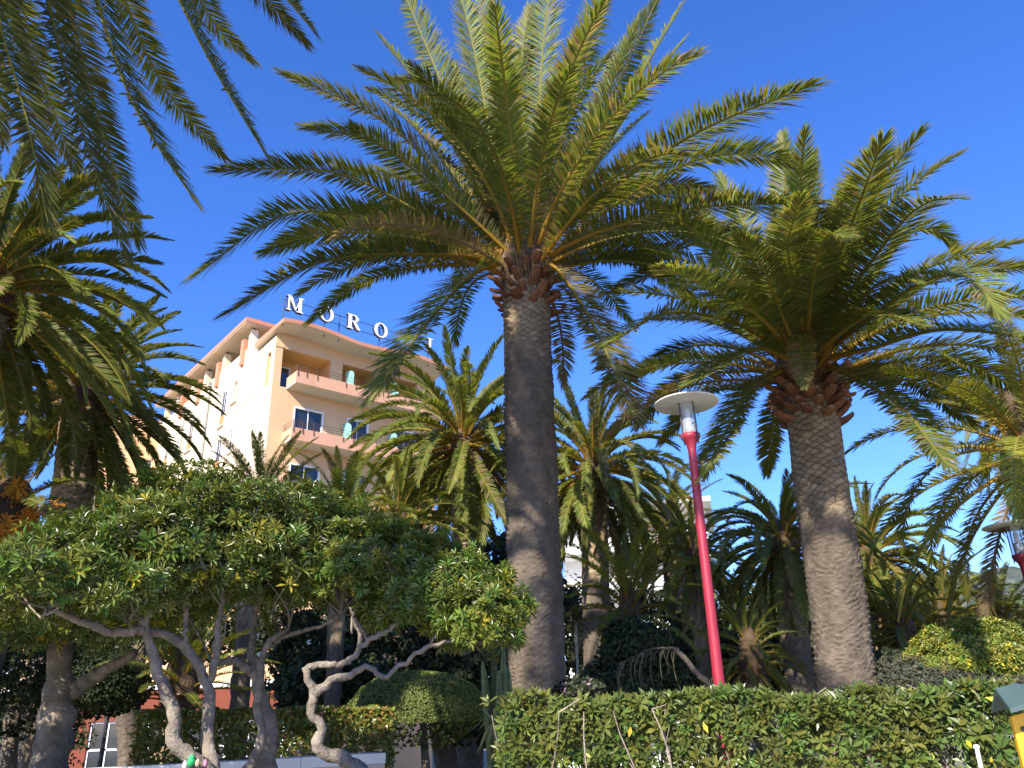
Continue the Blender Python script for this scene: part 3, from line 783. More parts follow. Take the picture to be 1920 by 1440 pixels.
def palm(label, group, base, hub, r0=.36, r1=.34, D=None, L=3.8, nf=46, style='full', hero=None, rows=220, cols=40, boots=0, emin=-62, emax=84, dead_low=.15, name='canary_palm', seed=None, trunk=True, hang=1.0, scar_from=.62, bsc=1.0, hkw={}, azbias=None, hull=1.0, spokes=0):
    PALMN[0] += 1; seed = seed or PALMN[0] * 13; rng = np.random.default_rng(seed)
    base = np.asarray(base, float); hub = np.asarray(hub, float)
    root = thing(name, label, 'palm tree', base, 0, group)
    if trunk:
        mid = base + (hub - base) * .5 + np.array([rng.normal(0, .05), rng.normal(0, .05), 0])
        pts = np.array([base + [0, 0, -.2], base + (hub - base) * .25, mid, base + (hub - base) * .78, hub - [0, 0, .35]]) - base
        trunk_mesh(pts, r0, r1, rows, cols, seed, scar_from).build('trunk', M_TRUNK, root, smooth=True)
    crown_hull(hub, base, r1 * hull, seed, root)
    for i_ in range(boots):
        az = i_ * 2.39996 + rng.normal(0, .1); lev = i_ / max(1, boots - 1)
        rr = r1 * (1.0 + .32 * lev); z = -.86 + .72 * lev
        place('leaf_base', BOOTS[i_ % 6], root, hub - base + np.array([math.cos(az) * rr, math.sin(az) * rr, z]), (rng.normal(0, .15), -RAD(rng.uniform(5, 35)), az), rng.uniform(.75, 1.15) * bsc * r1 / .36)
    if hero:
        for i_, fr in enumerate(hero):
            pix, sg = fr[0], fr[1]; kw = dict(fr[2]) if len(fr) > 2 else {}
            Lf = kw.pop('L', L); pad = kw.pop('pad', 0)
            q = np.array([hub_px(hub)] + list(pix), float)
            cum = np.concatenate([[0], np.cumsum(np.linalg.norm(np.diff(q, axis=0), axis=1))]); f = cum / cum[-1]
            Dh = math.hypot(hub[0], hub[1])

            def mk(dd): return np.array([PX(x, y, Dh + dd * (ff ** 1.0) * (1.15 - .15 * ff)) for (x, y), ff in zip(q, f)])
            ln = lambda P: np.linalg.norm(np.diff(spline(P, 30), axis=0), axis=1).sum()
            lo_, hi_ = 0.0, 6.0
            if sg != 0 and ln(mk(0)) < Lf:
                for _ in range(22):
                    md = (lo_ + hi_) / 2
                    if ln(mk(sg * md)) < Lf: lo_ = md
                    else: hi_ = md
            dd = sg * lo_
            P = spline(mk(dd), 26)
            # leaf stalks leave the heart at its surface
            a0 = nrm(np.array([P[4][0] - hub[0], P[4][1] - hub[1], 0.]))
            off = a0 * r1 * .85; wgt = np.linspace(1, 0, 26)[:, None] ** 2
            P = P + off * wgt - hub
            ch_ = P[-1] - P[0]; hv = np.array([ch_[0], ch_[1], 0.]); rd = np.array([hub[0], hub[1], 0.]) / Dh
            hv = hv + rd * sg * max(0., .45 * Lf - abs(hv @ rd)); lt = np.cross(hv, [0, 0, 1.]); kw['lat'] = lt / (np.linalg.norm(lt) + 1e-9)
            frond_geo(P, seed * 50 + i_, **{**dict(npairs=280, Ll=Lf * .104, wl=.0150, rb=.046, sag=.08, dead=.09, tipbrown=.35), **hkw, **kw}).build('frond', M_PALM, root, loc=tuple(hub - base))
    for i_ in range(nf):
        lev = (i_ + .5) / nf                                   # 0 youngest, 1 oldest
        az = i_ * 2.39996 + rng.normal(0, .12)
        if azbias is not None and not azbias(az % (2 * math.pi), lev): continue
        e = emax + (emin - emax) * lev ** .95 + rng.normal(0, 4)
        e = max(-70, min(88, e)); eq = int(round(e / 8.0)) * 8
        bend = int(round((np.interp(eq, [-70, -30, 20, 60, 88], [14, 42, 74, 58, 26]) * hang + rng.normal(0, 6)) / 10.0)) * 10
        dl = 2 if (lev > .93 and rng.random() < dead_low * 3) else (1 if rng.random() < dead_low else 0)
        me = lib_frond(eq, bend, int(rng.integers(0, 3)), dl, style)
        rr = r1 * .8 * min(1, .35 + lev); zz = .35 * (1 - lev) - .25 * lev
        place('frond', me, root, hub - base + np.array([math.cos(az) * rr, math.sin(az) * rr, zz]), (rng.normal(0, .18), 0, az), L * rng.uniform(.88, 1.08) * (.74 if hero else 1) * (0.82 if lev < .12 else 1))
    return root


def hub_px(P):
    d = np.asarray(P) - CAM; z = d @ CF
    return (960 + FPX * (d @ CR) / z, 720 - FPX * (d @ CU) / z)


def palm_at(px, py, D, bx=None, by=None, **kw):
    """hub at a photo pixel at distance D, trunk base below it on the ground"""
    hub = PX(px, py, D)
    if bx is None: base = np.array([hub[0], hub[1], 0.])
    else:
        q = PX(bx, by, D); base = q + (q - hub) * ((q[2]) / max(.3, hub[2] - q[2]))
    base[2] = ground_z(base[0], base[1]) - .05
    return base, hub


# the big palm in the middle
base, hub = palm_at(985, 497, 11.0, 1008, 1290)
N1, F1 = -1, 1
h1 = [([(880, 370), (720, 225), (530, 138)], F1), ([(850, 360), (700, 265), (572, 238)], F1), ([(850, 425), (640, 325), (405, 318)], N1), ([(850, 440), (560, 398), (360, 520)], N1, dict(L=5.4)),
      ([(850, 455), (650, 420), (497, 472)], F1, dict(L=4.6)), ([(870, 480), (620, 488), (420, 590)], N1), ([(880, 490), (740, 508), (648, 548), (578, 604)], F1, dict(L=4.6, Ll=.34)), ([(905, 520), (812, 602), (702, 742)], N1, dict(L=4.4, Ll=.62)),
      ([(900, 380), (800, 260), (722, 192)], F1, dict(dead=.3, L=4.2)), ([(915, 350), (810, 190), (712, 68)], F1), ([(925, 350), (830, 150), (745, -40)], N1, dict(Ll=.54)), ([(945, 320), (895, 110), (858, -30)], F1),
      ([(960, 330), (925, 130), (892, -40)], N1), ([(980, 330), (975, 140), (992, 12)], N1, dict(L=4.6)), ([(995, 300), (1015, 90), (1040, -70)], F1), ([(1030, 310), (1085, 130), (1150, -70)], N1, dict(Ll=.54)),
      ([(1060, 330), (1150, 170), (1232, 0)], N1), ([(1085, 330), (1200, 140), (1278, 10)], F1), ([(1080, 350), (1190, 190), (1280, 78)], F1), ([(1070, 370), (1140, 280), (1212, 214)], F1, dict(L=4.4)),
      ([(1090, 395), (1290, 258), (1525, 158)], N1, dict(L=5.6, Ll=.54)), ([(1100, 410), (1290, 305), (1420, 290), (1508, 318)], F1), ([(1110, 440), (1300, 392), (1535, 380)], N1, dict(dead=.2)), ([(1090, 450), (1260, 420), (1440, 468)], F1),
      ([(1090, 485), (1200, 490), (1298, 560)], F1, dict(L=4.2)), ([(1035, 525), (1110, 620), (1192, 785)], N1, dict(dead=.45, L=4.2, Ll=.54)), ([(880, 455), (780, 440), (640, 485)], F1, dict(L=4.6)),
      ([(900, 330), (820, 170), (745, 150)], F1, dict(L=4.4)), ([(1040, 360), (1120, 200), (1200, 30)], F1), ([(940, 360), (880, 260), (850, 120)], F1, dict(L=4.2)), ([(1010, 340), (1040, 200), (1100, 60)], F1, dict(L=4.4)),
      ([(1120, 470), (1260, 470), (1420, 400)], F1, dict(L=4.6)), ([(965, 350), (945, 210), (985, 90)], F1, dict(L=4.0)), ([(1050, 420), (1160, 370), (1330, 360)], F1, dict(L=4.6)), ([(900, 420), (780, 340), (660, 320)], F1, dict(L=4.8))]
big_palm = palm('big canary palm with thick dark trunk in the centre, white lamp post beside it', 'tall palms of the front row', base, hub, .36, .335, L=5.0, nf=34, hero=h1, rows=620, cols=132, boots=46, emin=20, dead_low=.2, scar_from=.80,
                azbias=lambda az, lev: True, seed=11)
big_palm['label'] = 'big palm with dark shaded trunk in the centre of the picture'
# hanging dry flower stalks at its heart
mb = MB(); rng = np.random.default_rng(5)
for i_ in range(70):
    a_ = rng.uniform(-2.6, -.6); rr = .36 * rng.uniform(.9, 1.15); p0 = np.array([math.cos(a_) * rr, math.sin(a_) * rr, .25 + rng.normal(0, .1)])
    ln = rng.uniform(.3, .85); sw = rng.normal(0, .10, 2)
    mb.tube(np.array([p0, p0 + [sw[0] * .4, sw[1] * .4 - .06, -ln * .4], p0 + [sw[0], sw[1] - .05, -ln]]), [.007, .005, .003], 4, col=np.array([.34, .24, .12]) * rng.uniform(.6, 1.1), cap=False)
mb.build('flower_stalks', M_BARK, big_palm, loc=tuple(hub - base))

# the second big palm, to the right
base, hub = palm_at(1510, 690, 11.6, 1588, 1290)
h2 = [([(1400, 615), (1260, 588), (1140, 645)], N1), ([(1400, 580), (1270, 505), (1152, 540)], F1), ([(1390, 650), (1290, 650), (1185, 705)], F1, dict(L=4.2)), ([(1400, 690), (1280, 715), (1195, 800)], F1, dict(L=4.2)), ([(1420, 730), (1370, 800), (1318, 895)], N1, dict(L=3.8)),
      ([(1460, 760), (1448, 810), (1438, 890)], F1, dict(L=3.2)), ([(1420, 720), (1320, 740), (1240, 830)], F1, dict(L=3.8)), ([(1480, 560), (1475, 400), (1468, 255)], F1), ([(1500, 560), (1510, 400), (1525, 288)], F1), ([(1540, 560), (1600, 410), (1655, 262)], N1, dict(Ll=.50)), ([(1450, 560), (1395, 420), (1348, 330)], F1),
      ([(1445, 580), (1350, 470), (1300, 365)], F1), ([(1570, 580), (1680, 430), (1740, 380), (1792, 372)], N1, dict(Ll=.48)), ([(1580, 590), (1690, 450), (1750, 430), (1792, 470)], F1), ([(1600, 620), (1720, 535), (1810, 520), (1872, 585)], N1), ([(1590, 600), (1740, 500), (1920, 452)], F1), ([(1600, 630), (1760, 520), (1960, 500)], F1),
      ([(1610, 665), (1760, 622), (1985, 640)], N1), ([(1620, 685), (1780, 670), (1940, 745)], F1), ([(1600, 720), (1690, 770), (1780, 875)], N1, dict(L=3.8)), ([(1600, 700), (1720, 720), (1830, 800)], F1, dict(L=4.0)), ([(1520, 560), (1545, 450), (1592, 445)], N1, dict(L=3.8)), ([(1500, 580), (1478, 470), (1500, 370)], N1, dict(L=4.0)),
      ([(1505, 640), (1500, 625), (1508, 722)], N1, dict(L=2.4, dead=.5)), ([(1430, 600), (1330, 540), (1240, 500)], N1, dict(L=4.4)), ([(1430, 640), (1320, 600), (1210, 600)], F1), ([(1555, 570), (1620, 480), (1700, 430)], F1), ([(1530, 570), (1570, 450), (1590, 340)], F1), ([(1560, 640), (1640, 590), (1730, 610)], N1, dict(L=3.6)), ([(1470, 600), (1430, 500), (1385, 440)], N1, dict(L=3.8)),
      ([(1440, 660), (1380, 670), (1290, 720)], N1, dict(L=3.8)), ([(1610, 700), (1760, 700), (1900, 800)], F1)]
palm('big palm with pale diamond-scarred trunk beside the right lamp posts', 'tall palms of the front row', base, hub, .355, .335, L=4.5, nf=24, hero=h2, rows=560, cols=128, boots=64, emin=15, dead_low=.22, scar_from=.66, bsc=1.08, seed=23)

# palm overhead whose crown is above the frame
hub0 = PX(40, -330, 8.5); base0 = np.array([hub0[0] - .3, hub0[1] - .1, 0.])
h0 = [([(60, -60), (170, 300), (240, 485)], N1), ([(100, -100), (190, 240), (262, 458)], F1), ([(140, -80), (240, 180), (362, 372)], N1), ([(190, -100), (300, 150), (422, 298)], F1), ([(250, -120), (400, 130), (495, 285)], N1), ([(300, -130), (400, 40), (474, 116)], F1), ([(360, -150), (500, 0), (575, 82)], F1), ([(370, -170), (520, -20), (588, 58)], N1),
      ([(-20, -60), (50, 230), (90, 420)], N1), ([(10, -80), (90, 180), (155, 345)], F1), ([(-60, -60), (-20, 120), (8, 270)], F1)]
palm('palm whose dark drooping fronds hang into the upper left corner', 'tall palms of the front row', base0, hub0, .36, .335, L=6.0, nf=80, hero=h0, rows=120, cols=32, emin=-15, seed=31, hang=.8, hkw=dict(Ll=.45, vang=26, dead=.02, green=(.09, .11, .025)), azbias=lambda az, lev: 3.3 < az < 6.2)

# unseen palm added on the sunny side to shade the central trunk
palm('added palm, out of view, whose crown shades the big central trunk', 'tall palms of the front row', (-4.5, -.3, 0.), (-4.4, -.1, 12.3), .36, .335, L=4.3, nf=34, rows=60, cols=20, emin=5, hang=.65, seed=37)

# palms on the left edge
base, hub = palm_at(-30, 545, 12.0); palm('tall palm at the left edge behind the overhead fronds', 'palms on the left', base, hub, L=2.45, nf=120, dead_low=.08, seed=41, style='dense', emin=-36)
base, hub = palm_at(158, 745, 15.4, 132, 960); palm('palm in front of the hotel side wall with fronds hanging past its curved trunk', 'palms on the left', base, hub,   .33, .31, L=2.3, nf=90, dead_low=.08, seed=47, style='dense', emin=-70)
base, hub = palm_at(14, 965, 13.0); fruit_palm = palm('low palm with orange fruit clusters at the left edge', 'palms on the left', base, hub, .33, .3, L=1.7, nf=36, seed=53, dead_low=.15)
frng = np.random.default_rng(8)
for (fx, fy, fd) in ((95, 952, 12.3), (12, 985, 12.2), (45, 975, 12.4), (22, 1005, 12.1), (30, 915, 12.5), (60, 955, 12.6), (5, 1010, 12.2)):
    mb = MB(); c0 = PX(fx, fy, fd) - base
    for i_ in range(60):
        d = nrm(frng.normal(0, 1, 3)); d[2] -= .25; l_ = frng.uniform(.10, .24)
        p0 = c0 + [0, 0, .05]; p1 = c0 + d * l_
        mb.tube(np.array([p0, p1]), [.004, .003], 3, col=(.62, .30, .03), cap=False)
        for f_ in (.55, .75, .95):
            w_ = nrm(frng.normal(0, 1, 3)) * .012; s_ = p0 + (p1 - p0) * f_ + w_
            mb.tube(np.array([s_ - [0, 0, .012], s_, s_ + [0, 0, .012]]), [.004, .011, .003], 4, col=np.array([.75, .26, .02]) * frng.uniform(.7, 1.1), cap=False)
    mb.build('fruit_cluster', M_BARK, fruit_palm)

# palms in the middle distance
MID = 'palms of the middle garden'
base, hub = palm_at(868, 835, 22.5, 878, 1285); palm('bushy palm in front of the hotel, touching the big central trunk', MID, base, hub, .35, .33, L=3.75, nf=96, style='dense', dead_low=.06, hang=1.3, seed=61, boots=20)
base, hub = palm_at(1112, 885, 21.0, 1122, 1285); palm('palm with dark trunk and brown hanging fronds between central trunk and lamp post', MID, base, hub, .34, .33, L=2.9, nf=90, style='dense', dead_low=.25, hang=1.3, seed=67, boots=20)
base, hub = palm_at(1468, 1022, 19.5, 1503, 1290); palm('slim palm directly behind the second big trunk, on its lamp side', MID, base, hub, .30, .28, L=2.15, nf=84, style='dense', dead_low=.18, hang=1.3, seed=71)
base, hub = palm_at(1632, 1050, 23.0, 1652, 1250); palm('palm with a skirt of dry fronds just right of the second big trunk', MID, base, hub, .30, .28, L=2.45, nf=88, style='dense', dead_low=.25, hang=1.3, seed=73)
base, hub = palm_at(1938, 860, 13.0, 2010, 1100); palm('palm at the right edge behind the far lamp', MID, base, hub, .34, .32, style='bright', L=2.6, nf=40, dead_low=.06, hang=1.25, seed=79, boots=12)
base, hub = palm_at(1905, 770, 19.0); palm('palm whose top shows between fronds at the right edge', MID, base, hub, L=1.75, nf=40, seed=83)
YNG = 'young low palms in the garden'
base, hub = palm_at(487, 945, 15.0); palm('young palm with upright fronds against the hotel corner', YNG, base, hub, .15, .14, L=1.35, nf=30, emin=5, seed=89, hang=.6, rows=60, cols=20)
base, hub = palm_at(640, 985, 16.5); palm('young palm rising above the tree crown below the hotel balconies', YNG, base, hub, .15, .14, L=1.75, nf=34, emin=0, seed=91, hang=.7, rows=60, cols=20)
base, hub = palm_at(1180, 1140, 16.0); palm('bright green young palm with arching fronds below the white villa', YNG, base, hub, .17, .16, style='bright', L=1.7, nf=34, emin=-5, seed=97, hang=.9, rows=60, cols=20)
base, hub = palm_at(1300, 1050, 21.0); palm('scruffy palm with brown heart just behind the red lamp post', YNG, base, hub, .2, .18, style='dense', L=1.7, nf=50, seed=101, dead_low=.35, rows=60, cols=20)
base, hub = palm_at(1408, 1235, 15.0); palm('short palm with reddish cut leaf bases beside the red lamp post', YNG, base, hub, .18, .17, style='dense', L=1.0, nf=40, seed=103, dead_low=.15, boots=26, rows=60, cols=20)
base, hub = palm_at(1772, 1175, 22.0); palm('feathery low palm behind the yellow-green bush', YNG, base, hub, .2, .18, style='dense', L=1.8, nf=44, seed=107, emin=-30, rows=60, cols=20)
base, hub = palm_at(1882, 1178, 23.0); palm('low palm before the hill behind the clipped bush', YNG, base, hub, .2, .18, L=1.7, nf=40, seed=109, emin=-25, rows=60, cols=20)
base, hub = palm_at(1255, 1000, 26.0); palm('hazy palm with orange fruit stalks behind the lamp post', YNG, base, hub, .3, .28, L=2.5, nf=60, seed=113, dead_low=.2, rows=60, cols=20)
base, hub = palm_at(1700, 1190, 20.0); palm('low spreading palm beside the dry-skirted palm', YNG, base, hub, .2, .18, style='dense', L=1.6, nf=44, seed=131, rows=60, cols=20)
base, hub = palm_at(340, 1278, 13.0); palm('small palm with pineapple-like trunk behind the tree stems', YNG, base, hub, .20, .19, L=1.2, nf=34, emin=5, seed=139, boots=36, hang=.7, rows=60, cols=20)
# bare palm trunks standing in the shade under the trees (crowns hidden by the foliage above)
base, hub = palm_at(745, 985, 20.5, 846, 1420); palm('palm with sunlit lower trunk beyond the clipped round bush', MID, base, hub, .27, .26, L=2.2, nf=46, style='dense', seed=149)
base, hub = palm_at(270, 1060, 18.0, 248, 1400); palm('palm with dark shaded trunk before the orange annex', MID, base, hub, .21, .2, L=1.6, nf=36, style='dense', seed=151)
base, hub = palm_at(460, 1040, 18.5, 448, 1400); palm('slim dark palm trunk behind the forked tree stem', MID, base, hub, .12, .12, L=1.8, nf=36, style='dense', seed=157)
# ------------------------------------------------------------------ broad-leaved trees, hedges, bushes
def rosettes(mb, C, A, size, rng, nl=11, col=(.05, .09, .02), yellow=.06, wid=.30, spread=(35, 95)):
    """whorls of leathery leaves at the twig ends"""
    n = len(C); A = nrm(A); ref = nrm(rng.normal(0, 1, (n, 3))); X = nrm(np.cross(A, ref)); Y = np.cross(A, X)
    base = np.asarray(col) * rng.uniform(.65, 1.35, (n, 1)); base[:, 0] *= rng.uniform(.8, 1.5, n)
    ym = rng.random(n) < yellow; base[ym] = np.array([.40, .34, .03]) * rng.uniform(.7, 1.2, (ym.sum(), 1))
    s = size * rng.uniform(.6, 1.35, n)
    for k in range(nl):
        ph = 2.39996 * k + rng.uniform(0, .6, n); ti = np.radians(np.interp(k, [0, nl - 1], spread) + rng.normal(0, 9, n))
        d = A * np.cos(ti)[:, None] + (X * np.cos(ph)[:, None] + Y * np.sin(ph)[:, None]) * np.sin(ti)[:, None]
        W = nrm(np.cross(d, A + .01)); up = np.cross(W, d)
        l = (s * rng.uniform(.75, 1.1, n))[:, None]
        p0 = C + d * l * .06; tip = C + d * l - up * l * .10 * 1.0
        md = C + d * l * .62 + up * l * .05
        V = np.stack([p0, md + W * l * wid * .5, tip, md - W * l * wid * .5], 1)
        c = base * rng.uniform(.8, 1.2, (n, 1))
        mb.add(V.reshape(-1, 3), np.arange(n)[:, None] * 4 + np.array([[0, 1, 2, 3]]), col=np.repeat(c, 4, axis=0))


def leaves(mb, C, A, size, rng, col=(.05, .08, .02), wid=.5, yellow=0.0, ycol=(.30, .22, .03), jit=.7):
    """single small leaves, facing roughly along A"""
    n = len(C); A = nrm(A + rng.normal(0, jit, (n, 3))); X = nrm(np.cross(A, rng.normal(0, 1, (n, 3)))); Y = np.cross(A, X)
    l = (size * rng.uniform(.7, 1.3, n))[:, None]
    V = np.stack([C - X * l * .5, C + Y * l * wid * .5 + A * l * .06, C + X * l * .5, C - Y * l * wid * .5 + A * l * .06], 1)
    c = np.asarray(col) * rng.uniform(.6, 1.4, (n, 1)); c[:, 0] *= rng.uniform(.8, 1.35, n)
    ym = rng.random(n) < yellow; c[ym] = np.asarray(ycol) * rng.uniform(.7, 1.2, (ym.sum(), 1))
    mb.add(V.reshape(-1, 3), np.arange(n)[:, None] * 4 + np.array([[0, 1, 2, 3]]), col=np.repeat(c, 4, axis=0))


def dome_pts(c, r, n, rng, zmin=-.25, thick=.16, lump=.16, seed=0, gap=-.55):
    d = nrm(rng.normal(0, 1, (int(n * 2.2), 3))); d = d[d[:, 2] > zmin]
    az = np.arctan2(d[:, 1], d[:, 0]); el = np.arcsin(d[:, 2])
    lp = vnoise(az * 2.3 + 5, el * 4.0, seed) + .5 * vnoise(az * 5.1, el * 9.0, seed + 1)
    keep = lp > gap; d = d[keep]; lp = lp[keep]
    d = d[:n]; lp = lp[:n]
    k = 1 + lump * lp - np.abs(rng.normal(0, thick, len(d)))
    return np.asarray(c) + d * np.asarray(r) * k[:, None], nrm(d / np.asarray(r))


BARKC = np.array([.20, .165, .125])


def limb(parent, name, pix, D, r, rel, rng, n=26, sides=10, dark=1.0, jit=.09):
    """stem or branch through photo pixels; D a number or one per point"""
    Ds = [D] * len(pix) if np.isscalar(D) else D
    P = spline([PX(x, y, d) for (x, y), d in zip(pix, Ds)], n) - rel
    P[1:-1] += rng.normal(0, .008, (n - 2, 3))
    rad = np.interp(np.linspace(0, 1, n), np.linspace(0, 1, len(r)), r) * (1 + rng.normal(0, .05, n))
    mb = MB(); mb.tube(P, rad, sides, col=BARKC * dark * np.clip(1 + rng.normal(0, .12, (n, 1)), .6, 1.4), jit=jit, rng=rng)
    mb.build(name, M_BARK, parent, smooth=True)


def twigs(parent, starts, ends, r, rng, per=1):
    """thin bare shoots from limb ends up into the crown, one part"""
    mb = MB()
    for p, e_ in zip(starts, ends):
        md = (p + e_) / 2 + rng.normal(0, .08, 3) - [0, 0, .04]
        mb.tube(spline([p, md, e_], 7), np.linspace(r, r * .3, 7), 5, col=BARKC * rng.uniform(.7, 1.2), cap=False)
    o = mb.build('twigs', M_BARK, parent, smooth=True); o['kind'] = 'stuff'


def umbrella_tree(label, basepx, D, limbs, domes, nros, size=.085, seed=1, col=(.055, .095, .02), yellow=.07, nl=12, thin=.66, zmin=-.28):
    rng = np.random.default_rng(seed)
    base = PX(basepx[0], basepx[1], D); base[2] = 0
    root = thing('umbrella_tree', label, 'tree', base, 0, 'umbrella trees with glossy leaf whorls')
    ends = []
    for i_, (nm, pix, DD, r) in enumerate(limbs):
        limb(root, nm, pix, DD, [q_ * thin for q_ in r], base, rng)
        Dl = DD if np.isscalar(DD) else DD[-1]; ends.append(PX(*pix[-1], Dl))
    mb = MB(); allp = []
    tot = sum(w for *_, w in domes)
    for j_, (px, py, Dd, r, w) in enumerate(domes):
        c = PX(px, py, Dd); P, A = dome_pts(c, r, int(nros * w / tot), rng, seed=seed * 10 + j_, zmin=zmin, thick=.15, gap=-.30, lump=.26)
        allp.append(P); A = nrm(A + np.array([0, 0, .45]) + rng.normal(0, .35, A.shape))
        rosettes(mb, P - base, A, size, rng, nl=nl, col=col, yellow=yellow, wid=.24)
    mb.build('crown', M_LEAF, root)['kind'] = 'stuff'
    allp = np.vstack(allp); idx = rng.choice(len(allp), 70)
    E_ = np.array(ends)
    st = []; en = []
    for q in idx:
        p = allp[q]; dd = np.linalg.norm(E_ - p, axis=1); s_ = E_[np.argmin(dd)]
        if dd.min() < .9: st.append(s_ - base); en.append(p - base)
    twigs(root, st, en, .012, rng)
    return root


umbrella_tree('tree with thick grey fissured trunk behind the low wall at the left', (105, 1425), 10.6,
              [('trunk', [(82, 1520), (95, 1420), (108, 1330), (115, 1230), (120, 1160)], 10.6, [.25, .235, .20, .16, .13]), ('branch', [(130, 1300), (190, 1260), (255, 1225)], [10.6, 10.4, 10.2], [.12, .08, .06]),
               ('branch', [(120, 1230), (135, 1195), (150, 1180)], 10.6, [.07, .06, .04]), ('branch', [(115, 1190), (60, 1150), (10, 1110)], [10.6, 10.4, 10.0], [.08, .05, .03]), ('branch', [(122, 1180), (200, 1130), (260, 1080)], [10.6, 10.2, 9.8], [.08, .05, .03]), ('branch', [(118, 1175), (105, 1120), (110, 1060)], 10.5, [.07, .05, .03])],
              [(40, 1168, 9.4, (1.35, 1.2, .60), 1.0), (190, 1130, 9.6, (1.3, 1.3, .70), 1.0), (-110, 1150, 9.8, (1.2, 1.2, .6), .5)], 3600, .098, 3, (.105, .165, .036), .05, thin=.82)
umbrella_tree('tree on a winding S-shaped stem in front of the wall, crown the highest', (345, 1440), 7.2,
              [('trunk', [(420, 1510), (375, 1432), (325, 1390), (330, 1340), (300, 1270), (280, 1210), (268, 1160)], 7.2, [.105, .10, .085, .08, .065, .06, .05]), ('stem', [(415, 1500), (398, 1440), (388, 1360), (392, 1300), (375, 1255), (330, 1200), (275, 1180)], [7.3, 7.3, 7.4, 7.4, 7.4, 7.4, 7.4], [.09, .085, .075, .065, .055, .06, .05]),
               ('branch', [(388, 1290), (405, 1240), (408, 1180), (420, 1100), (440, 1060)], 7.4, [.05, .045, .04, .035, .02]), ('branch', [(268, 1170), (300, 1120), (330, 1080), (380, 1060)], [7.2, 7.1, 7.0, 6.9], [.045, .04, .03, .02]), ('branch', [(345, 1225), (350, 1150), (350, 1090)], 7.4, [.035, .03, .02]),
               ('branch', [(272, 1180), (210, 1185), (140, 1160), (90, 1140)], [7.2, 7.2, 7.1, 7.0], [.055, .05, .04, .025])],
              [(400, 1035, 7.9, (1.2, .95, .68), 1.2), (255, 1085, 7.6, (.95, .8, .60), .9), (520, 1028, 8.2, (.95, .9, .54), .8), (120, 1118, 7.3, (.78, .65, .46), .5)], 5600, .090, 5, (.128, .188, .032), .035)
umbrella_tree('tree with thick forked stem between the winding stems', (500, 1440), 7.9,
              [('trunk', [(505, 1520), (500, 1440), (508, 1370), (490, 1310), (478, 1260), (470, 1215)], 7.9, [.15, .135, .115, .09, .08, .06]), ('stem', [(440, 1500), (470, 1432), (492, 1385), (482, 1330), (490, 1270), (500, 1210), (540, 1180)], 7.7, [.085, .075, .06, .055, .05, .045, .03]), ('branch', [(478, 1260), (440, 1240), (400, 1245)], [7.9, 7.8, 7.7], [.07, .05, .03]),
               ('branch', [(500, 1215), (540, 1190), (600, 1175), (640, 1150)], [7.8, 7.8, 7.7, 7.6], [.04, .03, .025, .02]), ('branch', [(472, 1220), (480, 1150), (500, 1090)], 7.9, [.05, .04, .02])],
              [(560, 1088, 8.3, (1.0, .9, .6), 1.0), (470, 1105, 7.7, (.8, .6, .42), .5), (660, 1080, 8.5, (.8, .9, .50), .6)], 3700, .090, 7, (.120, .178, .030), .03, zmin=-.12)
umbrella_tree('tree with leaning pale stem that crosses the white wall', (640, 1440), 7.0,
              [('trunk', [(720, 1490), (650, 1430), (595, 1400), (605, 1365), (582, 1335), (590, 1310), (578, 1275), (572, 1250)], 7.0, [.12, .105, .09, .075, .06, .055, .05, .04]), ('branch', [(588, 1305), (620, 1275), (660, 1265), (690, 1250), (720, 1272), (760, 1240), (800, 1215), (860, 1195)], [7.0, 7.0, 7.0, 6.9, 6.9, 6.9, 6.8, 6.7], [.05, .045, .04, .035, .03, .028, .024, .018]),
               ('branch', [(574, 1255), (600, 1245), (640, 1245), (670, 1225), (675, 1190), (660, 1165)], [7.0, 7.0, 7.0, 7.1, 7.2, 7.2], [.04, .038, .035, .035, .03, .02]), ('branch', [(672, 1215), (720, 1185), (750, 1160), (760, 1100), (765, 1080)], [7.1, 7.0, 7.0, 7.0, 7.0], [.035, .035, .03, .022, .015]), ('branch', [(690, 1200), (670, 1170), (655, 1140)], 7.1, [.025, .022, .012]),
               ('branch', [(765, 1085), (720, 1080), (690, 1060)], 7.0, [.018, .014, .01]), ('branch', [(800, 1215), (830, 1180), (850, 1165)], 6.8, [.02, .015, .01])],
              [(720, 1112, 7.7, (.98, .8, .56), 1.0), (830, 1158, 7.3, (.64, .6, .52), .7), (640, 1058, 8.0, (.73, .8, .46), .5), (895, 1195, 6.9, (.32, .45, .42), .35)], 4200, .082, 9, (.124, .182, .028), .03, zmin=-.15)

# low white wall with coping blocks
def wall_run(name, label, a_, c_, h, t, seg, cat='wall', m=M_STONE, z0=-1.3):
    a_ = np.asarray(a_); c_ = np.asarray(c_); L = np.linalg.norm(c_ - a_); ang = math.atan2(c_[1] - a_[1], c_[0] - a_[0])
    r = thing(name, label, cat, (a_[0], a_[1], 0), ang)
    p = MB(); p.box((0, 0, z0), (L, t, h - .10)); p.build('wall_body', m, r)
    k = int(L / seg); mm = MB(); w = L / k - .008; mm.box((0, -.03, 0), (w, t + .03, .10)); me = mm.mesh('coping_block', [M_WHITE])
    rr = random.Random(4)
    for i_ in range(k): place('coping_block', me, r, (i_ * L / k, rr.uniform(-.004, .004), h - .10 + rr.uniform(-.003, .003)))
    return r


